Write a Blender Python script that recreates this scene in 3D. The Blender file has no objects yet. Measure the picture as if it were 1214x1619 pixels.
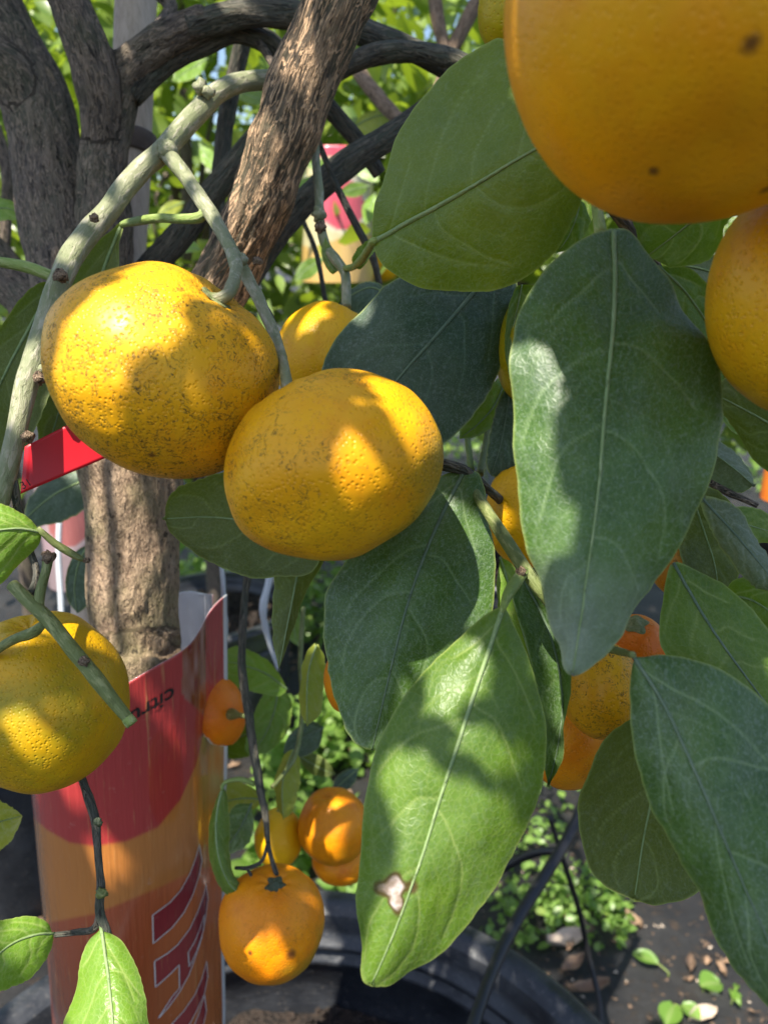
import bpy, bmesh, math, random
import numpy as np
from mathutils import Vector, Matrix, kdtree

# ------------------------------------------------------------------ camera, sky, sun, exposure
scene = bpy.context.scene
COL = scene.collection
F = 1223.0                 # focal length in photograph pixels (1214 x 1619)
CX, CY = 607.0, 809.5
PITCH = math.radians(18.0)
CAMZ = 0.95
SP, CP = math.sin(PITCH), math.cos(PITCH)

cam_d = bpy.data.cameras.new('camera')
cam = bpy.data.objects.new('camera', cam_d)
COL.objects.link(cam)
cam.location = (0, 0, CAMZ)
cam.rotation_euler = (math.radians(90) - PITCH, 0, 0)
cam_d.sensor_fit = 'VERTICAL'
cam_d.sensor_height = 36.0
cam_d.lens = 36.0 * F / 1619.0
cam_d.clip_start = 0.01
cam_d.clip_end = 500.0
cam_d.dof.use_dof = True
cam_d.dof.focus_distance = 0.235
cam_d.dof.aperture_fstop = 16.0
scene.camera = cam

SUN_EL = math.radians(62.0)
SUN_AZ = math.radians(215.0)       # clockwise from +Y: behind the camera, to its left
S = Vector((math.sin(SUN_AZ) * math.cos(SUN_EL), math.cos(SUN_AZ) * math.cos(SUN_EL), math.sin(SUN_EL)))
world = bpy.data.worlds.new('World')
scene.world = world
world.use_nodes = True
wn = world.node_tree
sky = wn.nodes.new('ShaderNodeTexSky')
sky.sky_type = 'NISHITA'
sky.sun_disc = False
sky.sun_elevation = SUN_EL
sky.sun_rotation = SUN_AZ
bg = wn.nodes['Background']
wn.links.new(sky.outputs[0], bg.inputs[0])
bg.inputs[1].default_value = 0.10
sun_d = bpy.data.lights.new('sun', 'SUN')
sun_d.energy = 5.0
sun_d.angle = math.radians(0.5)
sun_d.color = (1.0, 0.94, 0.82)
sun = bpy.data.objects.new('sun', sun_d)
COL.objects.link(sun)
sun.location = (0, 0, 3)
sun.rotation_euler = S.to_track_quat('Z', 'Y').to_euler()
cy = scene.cycles
cy.max_bounces = 5
cy.diffuse_bounces = 2
cy.glossy_bounces = 2
cy.transmission_bounces = 4
cy.caustics_reflective = False
cy.caustics_refractive = False
vs = scene.view_settings
vs.view_transform = 'Standard'
vs.look = 'None'
vs.gamma = 1.0
vs.use_curve_mapping = False
vs.exposure = 1.12

# ------------------------------------------------------------------ helpers
RNG = np.random.RandomState(11)
random.seed(5)


def P(x, y, d):
    """point of the place seen at photograph pixel x, y, d metres in front of the lens"""
    dx, dy = (x - CX) / F, (CY - y) / F
    return np.array([dx * d, d * (CP + dy * SP), CAMZ + d * (dy * CP - SP)])


def PA(xy, d):
    xy = np.asarray(xy, float); d = np.asarray(d, float)
    dx, dy = (xy[..., 0] - CX) / F, (CY - xy[..., 1]) / F
    return np.stack([dx * d, d * (CP + dy * SP), CAMZ + d * (dy * CP - SP)], -1)


def project(w):
    w = np.asarray(w, float)
    Y, Z = w[..., 1], w[..., 2] - CAMZ
    d = Y * CP - Z * SP
    u = Y * SP + Z * CP
    return CX + F * w[..., 0] / d, CY - F * u / d, d


def _hash(ix, iy, iz, seed):
    h = (ix * 374761393 + iy * 668265263 + iz * 2147483647 + seed * 1274126177) & 0xffffffff
    h = ((h ^ (h >> 13)) * 1274126177) & 0xffffffff
    return ((h ^ (h >> 16)) & 0xffff) / 65535.0


def vn(p, seed=0):
    """value noise in -1..1 of N x 3 points"""
    p = np.asarray(p, float)
    i = np.floor(p).astype(np.int64)
    f = p - i
    f = f * f * (3 - 2 * f)
    r = 0
    for a in (0, 1):
        for b in (0, 1):
            for c in (0, 1):
                w = (f[..., 0] if a else 1 - f[..., 0]) * (f[..., 1] if b else 1 - f[..., 1]) * (f[..., 2] if c else 1 - f[..., 2])
                r = r + w * _hash(i[..., 0] + a, i[..., 1] + b, i[..., 2] + c, seed)
    return r * 2 - 1


def catmull(pts, n):
    """n points evenly spaced by length on a smooth curve through pts"""
    pts = np.asarray(pts, float)
    if len(pts) == 2:
        t = np.linspace(0, 1, n)[:, None]
        return pts[0] * (1 - t) + pts[1] * t
    q = np.vstack([2 * pts[0] - pts[1], pts, 2 * pts[-1] - pts[-2]])
    out = []
    for k in range(len(pts) - 1):
        p0, p1, p2, p3 = q[k], q[k + 1], q[k + 2], q[k + 3]
        t = np.linspace(0, 1, 24, endpoint=False)[:, None]
        out.append(0.5 * (2 * p1 + (p2 - p0) * t + (2 * p0 - 5 * p1 + 4 * p2 - p3) * t * t + (3 * p1 - p0 - 3 * p2 + p3) * t ** 3))
    c = np.vstack(out + [pts[-1:]])
    L = np.concatenate([[0], np.cumsum(np.linalg.norm(np.diff(c[:, :min(3, c.shape[1])], axis=0), axis=1))])
    s = np.linspace(0, L[-1], n)
    return np.stack([np.interp(s, L, c[:, j]) for j in range(c.shape[1])], 1)


def mesh_from(name, verts, faces, mats, smooth=True, attrs=None, mat_idx=None):
    me = bpy.data.meshes.new(name)
    me.from_pydata([tuple(v) for v in np.asarray(verts).tolist()], [], faces)
    if smooth:
        me.polygons.foreach_set('use_smooth', np.ones(len(me.polygons), bool))
    for m in (mats if isinstance(mats, (list, tuple)) else [mats]):
        me.materials.append(m)
    if mat_idx is not None:
        me.polygons.foreach_set('material_index', np.asarray(mat_idx, np.int32))
    for k, a in (attrs or {}).items():
        a = np.asarray(a, float)
        if a.ndim == 1:
            at = me.attributes.new(k, 'FLOAT', 'POINT'); at.data.foreach_set('value', a.astype(np.float32))
        elif a.shape[1] == 3:
            at = me.attributes.new(k, 'FLOAT_VECTOR', 'POINT'); at.data.foreach_set('vector', a.astype(np.float32).ravel())
        else:
            at = me.attributes.new(k, 'FLOAT_COLOR', 'POINT'); at.data.foreach_set('color', a.astype(np.float32).ravel())
    me.update()
    return me


def link(name, me, parent=None):
    o = bpy.data.objects.new(name, me)
    COL.objects.link(o)
    if parent is not None:
        o.parent = parent
        o.matrix_parent_inverse = Matrix.Identity(4)
    return o


def tag(o, label=None, cat=None, group=None, kind=None):
    if label: o['label'] = label
    if cat: o['category'] = cat
    if group: o['group'] = group
    if kind: o['kind'] = kind
    return o


def empty(name, loc, label=None, cat=None, group=None):
    o = bpy.data.objects.new(name, None)
    o.empty_display_size = 0.02
    o.location = tuple(loc)
    COL.objects.link(o)
    return tag(o, label, cat, group)


def put(name, verts, faces, mats, root=None, **k):
    """mesh part; verts in world space, moved into the frame of the root Empty"""
    v = np.asarray(verts, float)
    if root is not None:
        r = root
        off = np.zeros(3)
        while r is not None:
            off += np.array(r.location); r = r.parent
        v = v - off
    return link(name, mesh_from(name, v, faces, mats, **k), root)


def put_origin(name, verts, faces, mats, **k):
    """top-level mesh with its origin at its lowest middle"""
    v = np.asarray(verts, float)
    c = np.array([v[:, 0].mean(), v[:, 1].mean(), v[:, 2].min()])
    o = link(name, mesh_from(name, v - c, faces, mats, **k))
    o.location = tuple(c)
    return o


# ------------------------------------------------------------------ materials
class NT:
    def __init__(self, name):
        self.m = bpy.data.materials.new(name)
        self.m.use_nodes = True
        self.t = self.m.node_tree
        self.b = self.t.nodes['Principled BSDF']
        self.o = self.t.nodes['Material Output']

    def n(self, t, **k):
        nd = self.t.nodes.new(t)
        for a, v in k.items():
            setattr(nd, a, v)
        return nd

    def l(self, a, b):
        self.t.links.new(a, b)

    def val(self, sock, v):
        if hasattr(v, 'links') or isinstance(v, bpy.types.NodeSocket):
            self.l(v, sock)
        else:
            sock.default_value = v

    def math(self, op, a, b=0.0, c=None, clamp=False):
        nd = self.n('ShaderNodeMath', operation=op, use_clamp=clamp)
        self.val(nd.inputs[0], a); self.val(nd.inputs[1], b)
        if c is not None: self.val(nd.inputs[2], c)
        return nd.outputs[0]

    def mix(self, f, a, b, mode='MIX'):
        nd = self.n('ShaderNodeMix', data_type='RGBA', blend_type=mode)
        self.val(nd.inputs[0], f)
        for s, v in ((nd.inputs[6], a), (nd.inputs[7], b)):
            if isinstance(v, bpy.types.NodeSocket): self.l(v, s)
            else: s.default_value = (*v[:3], 1)
        return nd.outputs[2]

    def ramp(self, f, stops, interp='LINEAR'):
        nd = self.n('ShaderNodeValToRGB')
        nd.color_ramp.interpolation = interp
        el = nd.color_ramp.elements
        while len(el) > 1: el.remove(el[-1])
        for i, (p, c) in enumerate(stops):
            e = el[0] if i == 0 else el.new(p)
            e.position = p
            e.color = (*(c if isinstance(c, (tuple, list)) else (c, c, c)), 1)
        self.l(f, nd.inputs[0])
        return nd.outputs[0]

    def coord(self, scale=(1, 1, 1), attr=None, loc=(0, 0, 0)):
        mp = self.n('ShaderNodeMapping')
        mp.inputs['Scale'].default_value = scale
        mp.inputs['Location'].default_value = loc
        if attr:
            a = self.n('ShaderNodeAttribute', attribute_name=attr)
            self.l(a.outputs['Vector'], mp.inputs[0])
        else:
            t = self.n('ShaderNodeTexCoord')
            self.l(t.outputs['Object'], mp.inputs[0])
        return mp.outputs[0]

    def noise(self, co, scale, detail=4, rough=0.6, dist=0.0):
        nd = self.n('ShaderNodeTexNoise')
        self.l(co, nd.inputs['Vector'])
        nd.inputs['Scale'].default_value = scale
        nd.inputs['Detail'].default_value = detail
        nd.inputs['Roughness'].default_value = rough
        nd.inputs['Distortion'].default_value = dist
        return nd.outputs['Fac']

    def voro(self, co, scale, feature='F1', rnd=1.0):
        nd = self.n('ShaderNodeTexVoronoi', feature=feature)
        self.l(co, nd.inputs['Vector'])
        nd.inputs['Scale'].default_value = scale
        nd.inputs['Randomness'].default_value = rnd
        return nd.outputs['Distance']

    def attr(self, name, out='Fac'):
        return self.n('ShaderNodeAttribute', attribute_name=name).outputs[out]

    def bump(self, h, strength=0.3, dist=0.001, prev=None):
        nd = self.n('ShaderNodeBump')
        nd.inputs['Strength'].default_value = strength
        nd.inputs['Distance'].default_value = dist
        self.l(h, nd.inputs['Height'])
        if prev is not None: self.l(prev, nd.inputs['Normal'])
        return nd.outputs[0]

    def done(self, color=None, rough=None, normal=None, **k):
        if color is not None:
            if isinstance(color, bpy.types.NodeSocket): self.l(color, self.b.inputs['Base Color'])
            else: self.b.inputs['Base Color'].default_value = (*color, 1)
        if rough is not None: self.val(self.b.inputs['Roughness'], rough)
        if normal is not None: self.l(normal, self.b.inputs['Normal'])
        for a, v in k.items():
            self.val(self.b.inputs[a.replace('_', ' ')], v)
        return self.m


def leaf_mat(name, c1, c2, vein, trans=(0.22, 0.36, 0.03), tw=0.3, dust=0.16, rough=0.42, olive=None):
    t = NT(name)
    lc = t.coord(attr='lc')
    rnd = t.attr('rnd')
    big = t.noise(lc, 55, 2)
    col = t.mix(t.ramp(big, [(0.35, 0), (0.65, 1)]), c1, c2)
    # fine net of small veins
    net = t.voro(lc, 620, 'DISTANCE_TO_EDGE')
    netm = t.ramp(net, [(0.0, 1), (0.14, 0)])
    col = t.mix(t.math('MULTIPLY', netm, 0.22), col, vein)
    v = t.attr('vein')
    col = t.mix(t.math('MULTIPLY', v, 0.72, clamp=True), col, vein)
    # dust film and specks
    d1 = t.ramp(t.noise(lc, 38, 3, 0.7), [(0.42, 0), (0.75, 1)])
    d2 = t.ramp(t.noise(lc, 900, 1, 0.5), [(0.56, 0), (0.72, 1)])
    d3 = t.ramp(t.noise(lc, 2300, 0, 0.5), [(0.62, 0), (0.75, 1)])
    dust_f = t.math('ADD', t.math('MULTIPLY', d1, dust * 0.8), t.math('MULTIPLY', t.math('MAXIMUM', d2, d3), dust), clamp=True)
    col = t.mix(dust_f, col, (0.42, 0.48, 0.45))
    spk = t.ramp(t.voro(lc, 160), [(0.0, 1), (0.055, 1), (0.08, 0)])
    spn = t.ramp(t.noise(lc, 90, 2), [(0.55, 0), (0.62, 1)])
    col = t.mix(t.math('MULTIPLY', t.math('MULTIPLY', spk, spn), 0.55), col, (0.03, 0.035, 0.01))
    edge = t.attr('edge')
    col = t.mix(t.math('MULTIPLY', edge, 0.6), col, (0.36, 0.42, 0.12))
    scar = t.attr('scar')
    sc = t.mix(t.ramp(t.noise(lc, 420, 4), [(0.4, 0), (0.6, 1)]), (0.38, 0.28, 0.22), (0.62, 0.52, 0.48))
    col = t.mix(t.ramp(scar, [(0.35, 0), (0.5, 1)]), col, t.mix(t.ramp(scar, [(0.55, 0), (0.75, 1)]), (0.09, 0.06, 0.02), sc))
    pale = t.attr('pale')
    col = t.mix(t.math('MULTIPLY', pale, 0.6), col, (0.40, 0.43, 0.38))
    nb = t.bump(t.math('SUBTRACT', t.noise(lc, 1000, 1), t.math('MULTIPLY', netm, 0.4)), 0.22, 0.0005)
    t.done(col, t.math('ADD', rough, t.math('MULTIPLY', dust_f, 0.5)), nb)
    t.b.inputs['Specular IOR Level'].default_value = 0.38
    tr = t.n('ShaderNodeBsdfTranslucent')
    tc = t.mix(t.math('MULTIPLY', v, 0.5, clamp=True), trans, (0.3, 0.4, 0.08))
    t.l(tc, tr.inputs[0])
    t.l(nb, tr.inputs['Normal'])
    mx = t.n('ShaderNodeMixShader')
    mx.inputs[0].default_value = tw
    t.l(t.b.outputs[0], mx.inputs[1]); t.l(tr.outputs[0], mx.inputs[2])
    t.l(mx.outputs[0], t.o.inputs[0])
    return t.m


LM = {
    'blue':   leaf_mat('leaf_dusty_blue_green', (0.036, 0.084, 0.018), (0.066, 0.138, 0.022), (0.20, 0.29, 0.12), trans=(0.22, 0.38, 0.02), tw=0.2, dust=0.15, rough=0.38),
    'green':  leaf_mat('leaf_mid_green', (0.070, 0.145, 0.010), (0.115, 0.210, 0.016), (0.28, 0.36, 0.09), trans=(0.28, 0.44, 0.01), tw=0.3, dust=0.07, rough=0.38),
    'top':    leaf_mat('leaf_yellowish_green', (0.088, 0.138, 0.005), (0.135, 0.190, 0.010), (0.25, 0.32, 0.08), trans=(0.30, 0.40, 0.01), tw=0.32, dust=0.09, rough=0.4),
    'bright': leaf_mat('leaf_fresh_green', (0.13, 0.26, 0.018), (0.18, 0.33, 0.03), (0.36, 0.46, 0.12), trans=(0.34, 0.52, 0.02), tw=0.3, dust=0.05, rough=0.34),
    'olive':  leaf_mat('leaf_olive_underside', (0.062, 0.090, 0.010), (0.088, 0.118, 0.018), (0.20, 0.25, 0.07), trans=(0.26, 0.36, 0.01), tw=0.28, dust=0.08, rough=0.55),
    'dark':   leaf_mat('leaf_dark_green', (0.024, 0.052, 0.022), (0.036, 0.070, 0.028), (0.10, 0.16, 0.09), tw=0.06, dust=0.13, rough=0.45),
    'grey':   leaf_mat('leaf_grey_green_underside', (0.10, 0.135, 0.065), (0.13, 0.16, 0.085), (0.25, 0.29, 0.18), tw=0.2, dust=0.15, rough=0.6),
    'yellow': leaf_mat('leaf_yellow_green', (0.24, 0.30, 0.02), (0.32, 0.36, 0.03), (0.42, 0.44, 0.14), trans=(0.5, 0.55, 0.03), tw=0.3, dust=0.06, rough=0.5),
}


def stem_mat(name, c1, c2, c3, lines=420):
    """young green twigs: fine streaks along the stem"""
    t = NT(name)
    co = t.coord(attr='bk')
    s1 = t.noise(co, 520, 4, 0.7, 0.4)
    big = t.noise(t.coord((1, 1, 4), 'bk'), 90, 4, 0.65)
    col = t.mix(t.ramp(big, [(0.38, 0), (0.62, 1)]), c1, c2)
    col = t.mix(t.ramp(s1, [(0.50, 0), (0.62, 0.8)]), col, c3)
    scab = t.ramp(t.noise(t.coord((1, 1, 2.2), 'bk', (2, 5, 1)), 420, 4, 0.7), [(0.58, 0), (0.70, 0.4)])
    col = t.mix(scab, col, tuple(x * 0.5 for x in c1))
    nb = t.bump(t.math('ADD', s1, scab), 0.7, 0.0010)
    return t.done(col, 0.6, nb)


def bark_mat(name, dark, mid, tan, amt=0.5, green=(0.09, 0.11, 0.05), stretch=1.0, gamt=0.5, lines=0.6):
    t = NT(name)
    co = t.coord((1, 1, stretch), 'bk')
    n1 = t.noise(co, 560, 4, 0.72, 0.3)
    n2 = t.noise(co, 1100, 2, 0.6, 0.5)
    big = t.noise(t.coord((1, 1, 5), 'bk'), 34, 3)
    col = t.mix(t.ramp(n1, [(0.36, 0), (0.6, 1)]), dark, mid)
    col = t.mix(t.math('MULTIPLY', t.ramp(big, [(0.42, 0), (0.62, 1)]), gamt), col, green)
    # cracked tan lines that run with the grain
    nl = t.noise(t.coord((1, 1, stretch), 'bk', (1.7, 0.3, 0)), 370, 3, 0.58, 0.7)
    ln = t.ramp(t.math('ABSOLUTE', t.math('SUBTRACT', nl, 0.5)), [(0.0, 1), (0.026, 1), (0.05, 0)])
    ridge = t.ramp(t.attr('ridge'), [(0.55, 0), (0.85, 1)])
    tanf = t.math('MULTIPLY', t.math('MAXIMUM', t.math('MULTIPLY', ln, lines), t.math('MULTIPLY', t.math('MAXIMUM', t.ramp(n2, [(0.58, 0), (0.70, 1)]), ridge), 0.6)), amt, clamp=True)
    col = t.mix(tanf, col, tan)
    vd = t.ramp(t.noise(co, 620, 2, 0.6, 0.8), [(0.32, 1), (0.42, 0)])
    col = t.mix(t.math('MULTIPLY', vd, 0.85), col, (0.018, 0.014, 0.012))
    h = t.math('ADD', t.math('ADD', n1, t.math('MULTIPLY', n2, 0.6)), t.math('MULTIPLY', ln, 0.5))
    return t.done(col, 0.85, t.bump(h, 1.0, 0.0018), Specular_IOR_Level=0.25)


BM = {
    'trunk': bark_mat('bark_trunk', (0.16, 0.105, 0.068), (0.46, 0.32, 0.21), (0.62, 0.45, 0.31), 0.6, green=(0.22, 0.21, 0.09), gamt=0.5, stretch=1.6, lines=0.3),
    'limb':  bark_mat('bark_grey_limb', (0.060, 0.049, 0.042), (0.155, 0.122, 0.10), (0.40, 0.30, 0.22), 0.75, gamt=0.3, lines=0.7),
    'diag':  bark_mat('bark_streaked', (0.050, 0.040, 0.030), (0.135, 0.100, 0.068), (0.58, 0.38, 0.23), 1.0, green=(0.11, 0.105, 0.06), gamt=0.7, stretch=0.7, lines=1.0),
    'dark':  bark_mat('bark_dark_branch', (0.045, 0.046, 0.040), (0.105, 0.10, 0.085), (0.28, 0.23, 0.17), 0.65, green=(0.085, 0.10, 0.065), gamt=0.6, stretch=0.6),
    'tan':   bark_mat('bark_tan_twig', (0.16, 0.10, 0.065), (0.34, 0.24, 0.16), (0.45, 0.33, 0.23), 0.4, gamt=0.1),
}
SM = {
    'pale':  stem_mat('twig_pale_green', (0.19, 0.21, 0.10), (0.26, 0.26, 0.15), (0.42, 0.38, 0.28)),
    'green': stem_mat('twig_green', (0.12, 0.15, 0.04), (0.16, 0.19, 0.055), (0.30, 0.31, 0.13)),
    'fresh': stem_mat('petiole_fresh_green', (0.20, 0.28, 0.06), (0.25, 0.32, 0.08), (0.38, 0.42, 0.18)),
    'dark':  stem_mat('twig_dark_green', (0.035, 0.05, 0.025), (0.05, 0.065, 0.03), (0.10, 0.11, 0.06)),
    'calyx': stem_mat('calyx_green', (0.13, 0.16, 0.05), (0.19, 0.20, 0.07), (0.28, 0.26, 0.12)),
    'midrib': stem_mat('midrib_pale_green', (0.19, 0.27, 0.10), (0.22, 0.30, 0.12), (0.30, 0.37, 0.18)),
    'midrib_dark': stem_mat('midrib_grey_green', (0.10, 0.15, 0.085), (0.12, 0.17, 0.10), (0.17, 0.22, 0.14)),
}


def prick(cx, cy, d, rpx, px, py, size):
    """direction from a fruit's middle to the spot of its skin seen at a pixel"""
    c = P(cx, cy, d); o = np.array([0, 0, CAMZ]); v = P(px, py, 1.0) - o; v /= np.linalg.norm(v)
    r = rpx * d / F; oc = o - c
    b = oc @ v; disc = max(0.0, b * b - (oc @ oc - r * r))
    h = o + v * (-b - math.sqrt(disc)) - c
    return tuple(h / np.linalg.norm(h)), size


def stem_at(cx, cy, d, rpx, px, py):
    h = np.array(prick(cx, cy, d, rpx, px, py, 0)[0])
    return (h[0], h[1] * SP + h[2] * CP, -h[1] * CP + h[2] * SP)


def fruit_mat(name, c1, c2, c3, speck=0.5, green=0.2, gdir=(0, 0, -1), seed=0, rough=0.38, spots=(), cover=0.0, pore=0.36):
    t = NT(name)
    off = (seed * 1.37, seed * 0.71, seed * 2.11)
    co = t.coord(loc=off)
    base = t.mix(t.ramp(t.noise(co, 34, 3), [(0.36, 0), (0.64, 1)]), c1, c2)
    base = t.mix(t.ramp(t.noise(co, 75, 4, 0.65), [(0.5, 0), (0.75, 0.7)]), base, c3)
    # oil glands
    pores = t.voro(co, 820, 'F1')
    pm = t.ramp(pores, [(0.1, 1), (0.42, 0)])
    base = t.mix(t.math('MULTIPLY', pm, 0.22), base, (0.78, 0.30, 0.01))
    # green flush on one side
    g = t.n('ShaderNodeVectorMath', operation='DOT_PRODUCT')
    tcn = t.n('ShaderNodeTexCoord')
    nrm = t.n('ShaderNodeVectorMath', operation='NORMALIZE')
    t.l(tcn.outputs['Object'], nrm.inputs[0])
    t.l(nrm.outputs[0], g.inputs[0])
    g.inputs[1].default_value = gdir
    gn = t.math('ADD', g.outputs['Value'], t.math('MULTIPLY', t.math('SUBTRACT', t.noise(co, 60, 4), 0.5), 1.6))
    gm = t.math('MULTIPLY', t.ramp(gn, [(0.45, 0), (1.0, 1)]), green)
    base = t.mix(gm, base, (0.16, 0.22, 0.015))
    # sooty squiggles and specks, in patches
    sq0 = t.noise(co, 300, 3, 0.65, 1.8)
    sq = t.math('MULTIPLY', t.ramp(t.math('ABSOLUTE', t.math('SUBTRACT', sq0, 0.44)), [(0.0, 1), (0.012, 0.9), (0.026, 0)]), t.ramp(t.noise(co, 150, 2), [(0.46 - cover, 0), (0.54 - cover, 1)]))
    mask = t.ramp(t.noise(co, 30, 4, 0.65), [(0.47 - cover, 0), (0.55 - cover, 1)])
    sp = t.ramp(t.noise(co, 950, 2, 0.6), [(0.64 - cover * 0.3, 0), (0.70 - cover * 0.3, 1)])
    spm = t.ramp(t.noise(co, 48, 3, 0.6), [(0.50 - cover, 0), (0.62 - cover, 1)])
    sk = t.math('MULTIPLY', t.math('MAXIMUM', t.math('MULTIPLY', sq, mask), t.math('MULTIPLY', t.math('MULTIPLY', sp, spm), 0.85)), speck, clamp=True)
    base = t.mix(sk, base, (0.050, 0.045, 0.012))
    film = t.ramp(t.noise(co, 55, 4, 0.7), [(0.5, 0), (0.8, 0.3)])
    base = t.mix(t.math('MULTIPLY', film, min(1, speck)), base, (0.30, 0.19, 0.03))
    for (dv, sr_) in spots:      # brown pricks: direction from the middle of the fruit, radius as a share of it
        ds = t.n('ShaderNodeVectorMath', operation='DISTANCE')
        t.l(nrm.outputs[0], ds.inputs[0]); ds.inputs[1].default_value = dv
        sd = t.math('ADD', ds.outputs['Value'], t.math('MULTIPLY', t.math('SUBTRACT', t.noise(co, 300, 2), 0.5), sr_ * 0.8))
        base = t.mix(t.ramp(t.math('DIVIDE', sd, sr_ * 2), [(0.15, 0.85), (0.5, 0)]), base, (0.10, 0.035, 0.012))
    b2 = t.bump(t.math('ADD', t.math('MULTIPLY', pm, -0.65), t.math('MULTIPLY', t.noise(co, 110, 2), 0.9)), pore, 0.0010)
    return t.done(base, t.math('ADD', rough, t.math('MULTIPLY', sk, 0.3)), b2, Specular_IOR_Level=0.3)


# ------------------------------------------------------------------ builders: tubes
def frames(c):
    T = np.gradient(c, axis=0)
    T /= np.linalg.norm(T, axis=1)[:, None] + 1e-12
    up = np.array([0.3, -0.9, 0.2])
    n = up - T[0] * up.dot(T[0]); n /= np.linalg.norm(n)
    N = [n]
    for k in range(1, len(c)):
        n = N[-1] - T[k] * N[-1].dot(T[k])
        N.append(n / (np.linalg.norm(n) + 1e-12))
    N = np.array(N)
    return T, N, np.cross(T, N)


def tube_geo(pts, seg=16, step=0.003, lump=0.05, ridge=0.0, seed=0, flat=1.0, world_pts=False):
    """pts: (px, py, depth, width_px). returns verts, faces, bk, ridge, curve, radii"""
    p = np.asarray(pts, float)
    if world_pts:
        w, r = p[:, :3], p[:, 3]
    else:
        w = PA(p[:, :2], p[:, 2]); r = p[:, 3] * p[:, 2] / F / 2
    q = np.hstack([w, r[:, None]])
    L = np.linalg.norm(np.diff(w, axis=0), axis=1).sum()
    n = max(4, int(L / step) + 1)
    c = catmull(q, n)
    cen, rad = c[:, :3], np.maximum(c[:, 3], 1e-5)
    T, N, B = frames(cen)
    a = np.linspace(0, 2 * np.pi, seg, endpoint=False)
    ca, sa = np.cos(a), np.sin(a)
    s = np.linspace(0, L, n)
    bk = np.stack([np.outer(rad, ca), np.outer(rad, sa), np.repeat(s[:, None] * 0.26, seg, 1)], -1)
    lm = 1 + lump * vn(np.stack([np.tile(ca * 0.9, (n, 1)) + seed, np.tile(sa * 0.9, (n, 1)), np.repeat((s / (rad.mean() * 3.0))[:, None], seg, 1)], -1), seed)
    rg = np.zeros((n, seg))
    if ridge > 0:
        rg = vn(bk * 420 + seed * 3.1, seed) * 0.6 + vn(bk * 900 + seed, seed + 5) * 0.4
    rr = rad[:, None] * lm + ridge * rg
    v = cen[:, None] + rr[..., None] * (ca[None, :, None] * N[:, None] * flat + sa[None, :, None] * B[:, None])
    v = v.reshape(-1, 3)
    i = np.arange(n - 1)[:, None] * seg
    j = np.arange(seg)[None]
    j2 = (j + 1) % seg
    fc = np.stack([i + j, i + j2, i + seg + j2, i + seg + j], -1).reshape(-1, 4).tolist()
    fc.append(list(range(seg))[::-1])
    fc.append([(n - 1) * seg + k for k in range(seg)])
    return v, fc, bk.reshape(-1, 3), (rg.reshape(-1) * 0.5 + 0.5), cen, rad


def tube(name, pts, mat, root=None, **k):
    v, f, bk, rg, _, _ = tube_geo(pts, **k)
    if root is None:
        return put_origin(name, v, f, mat, attrs={'bk': bk, 'ridge': rg})
    return put(name, v, f, mat, root, attrs={'bk': bk, 'ridge': rg})


def fused(name, tubes, mat, root, voxel=0.0016, ridge=0.0009, seed=0, knots=()):
    """several limbs grown together into one skin with bark relief along each limb"""
    bm = bmesh.new()
    segs = []
    for k, t in enumerate(tubes):
        v, f, _, _, cen, rad = tube_geo(t, seg=24, step=0.004, lump=0.06, seed=seed + k)
        vs_ = [bm.verts.new(x) for x in v]
        for q in f:
            bm.faces.new([vs_[i] for i in q])
        segs.append((cen, rad))
    me = bpy.data.meshes.new('tmp')
    bm.to_mesh(me); bm.free()
    ob = bpy.data.objects.new('tmp', me)
    COL.objects.link(ob)
    md = ob.modifiers.new('r', 'REMESH'); md.mode = 'VOXEL'; md.voxel_size = voxel
    ms = ob.modifiers.new('s', 'SMOOTH'); ms.iterations = 7; ms.factor = 0.5
    dg = bpy.context.evaluated_depsgraph_get()
    ev = ob.evaluated_get(dg)
    m2 = bpy.data.meshes.new_from_object(ev)
    n = len(m2.vertices)
    v = np.empty(n * 3); m2.vertices.foreach_get('co', v); v = v.reshape(-1, 3)
    nr = np.empty(n * 3); m2.vertices.foreach_get('normal', nr); nr = nr.reshape(-1, 3)
    faces = [list(p.vertices) for p in m2.polygons]
    bpy.data.objects.remove(ob); bpy.data.meshes.remove(me)
    best = np.full(n, 1e9); bk = np.zeros((n, 3))
    for k, (cen, rad) in enumerate(segs):
        T, N, B = frames(cen)
        s = np.concatenate([[0], np.cumsum(np.linalg.norm(np.diff(cen, axis=0), axis=1))])
        for a in range(0, n, 20000):
            d = v[a:a + 20000, None] - cen[None]
            dist = np.linalg.norm(d, axis=2)
            i = np.argmin(dist, 1)
            dd = dist[np.arange(len(i)), i] / rad[i]
            off = d[np.arange(len(i)), i]
            al = (off * T[i]).sum(1)
            cand = np.stack([(off * N[i]).sum(1), (off * B[i]).sum(1), (s[i] + al) * 0.26 + k * 0.3], 1)
            upd = dd < best[a:a + 20000]
            best[a:a + 20000] = np.where(upd, dd, best[a:a + 20000])
            bk[a:a + 20000][upd] = cand[upd]
    rg = vn(bk * 300 + seed, seed) * 0.6 + vn(bk * 560 + seed, seed + 3) * 0.4
    big = vn(v * 60, seed + 9)
    # dull ridges: cracks sharper than crests
    rel = ridge * (rg - 0.4 * np.maximum(0, -rg)) + 0.0010 * big
    for (kp, kr, kh) in knots:
        dk = np.linalg.norm(v - kp, axis=1)
        rel += kh * np.exp(-(dk / kr) ** 2) + 0.35 * kh * np.sin(dk / kr * 9) * np.exp(-(dk / kr * 0.9) ** 2)
    v = v + nr * rel[:, None]
    return put(name, v, faces, mat, root, attrs={'bk': bk, 'ridge': rg * 0.5 + 0.5})


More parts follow.
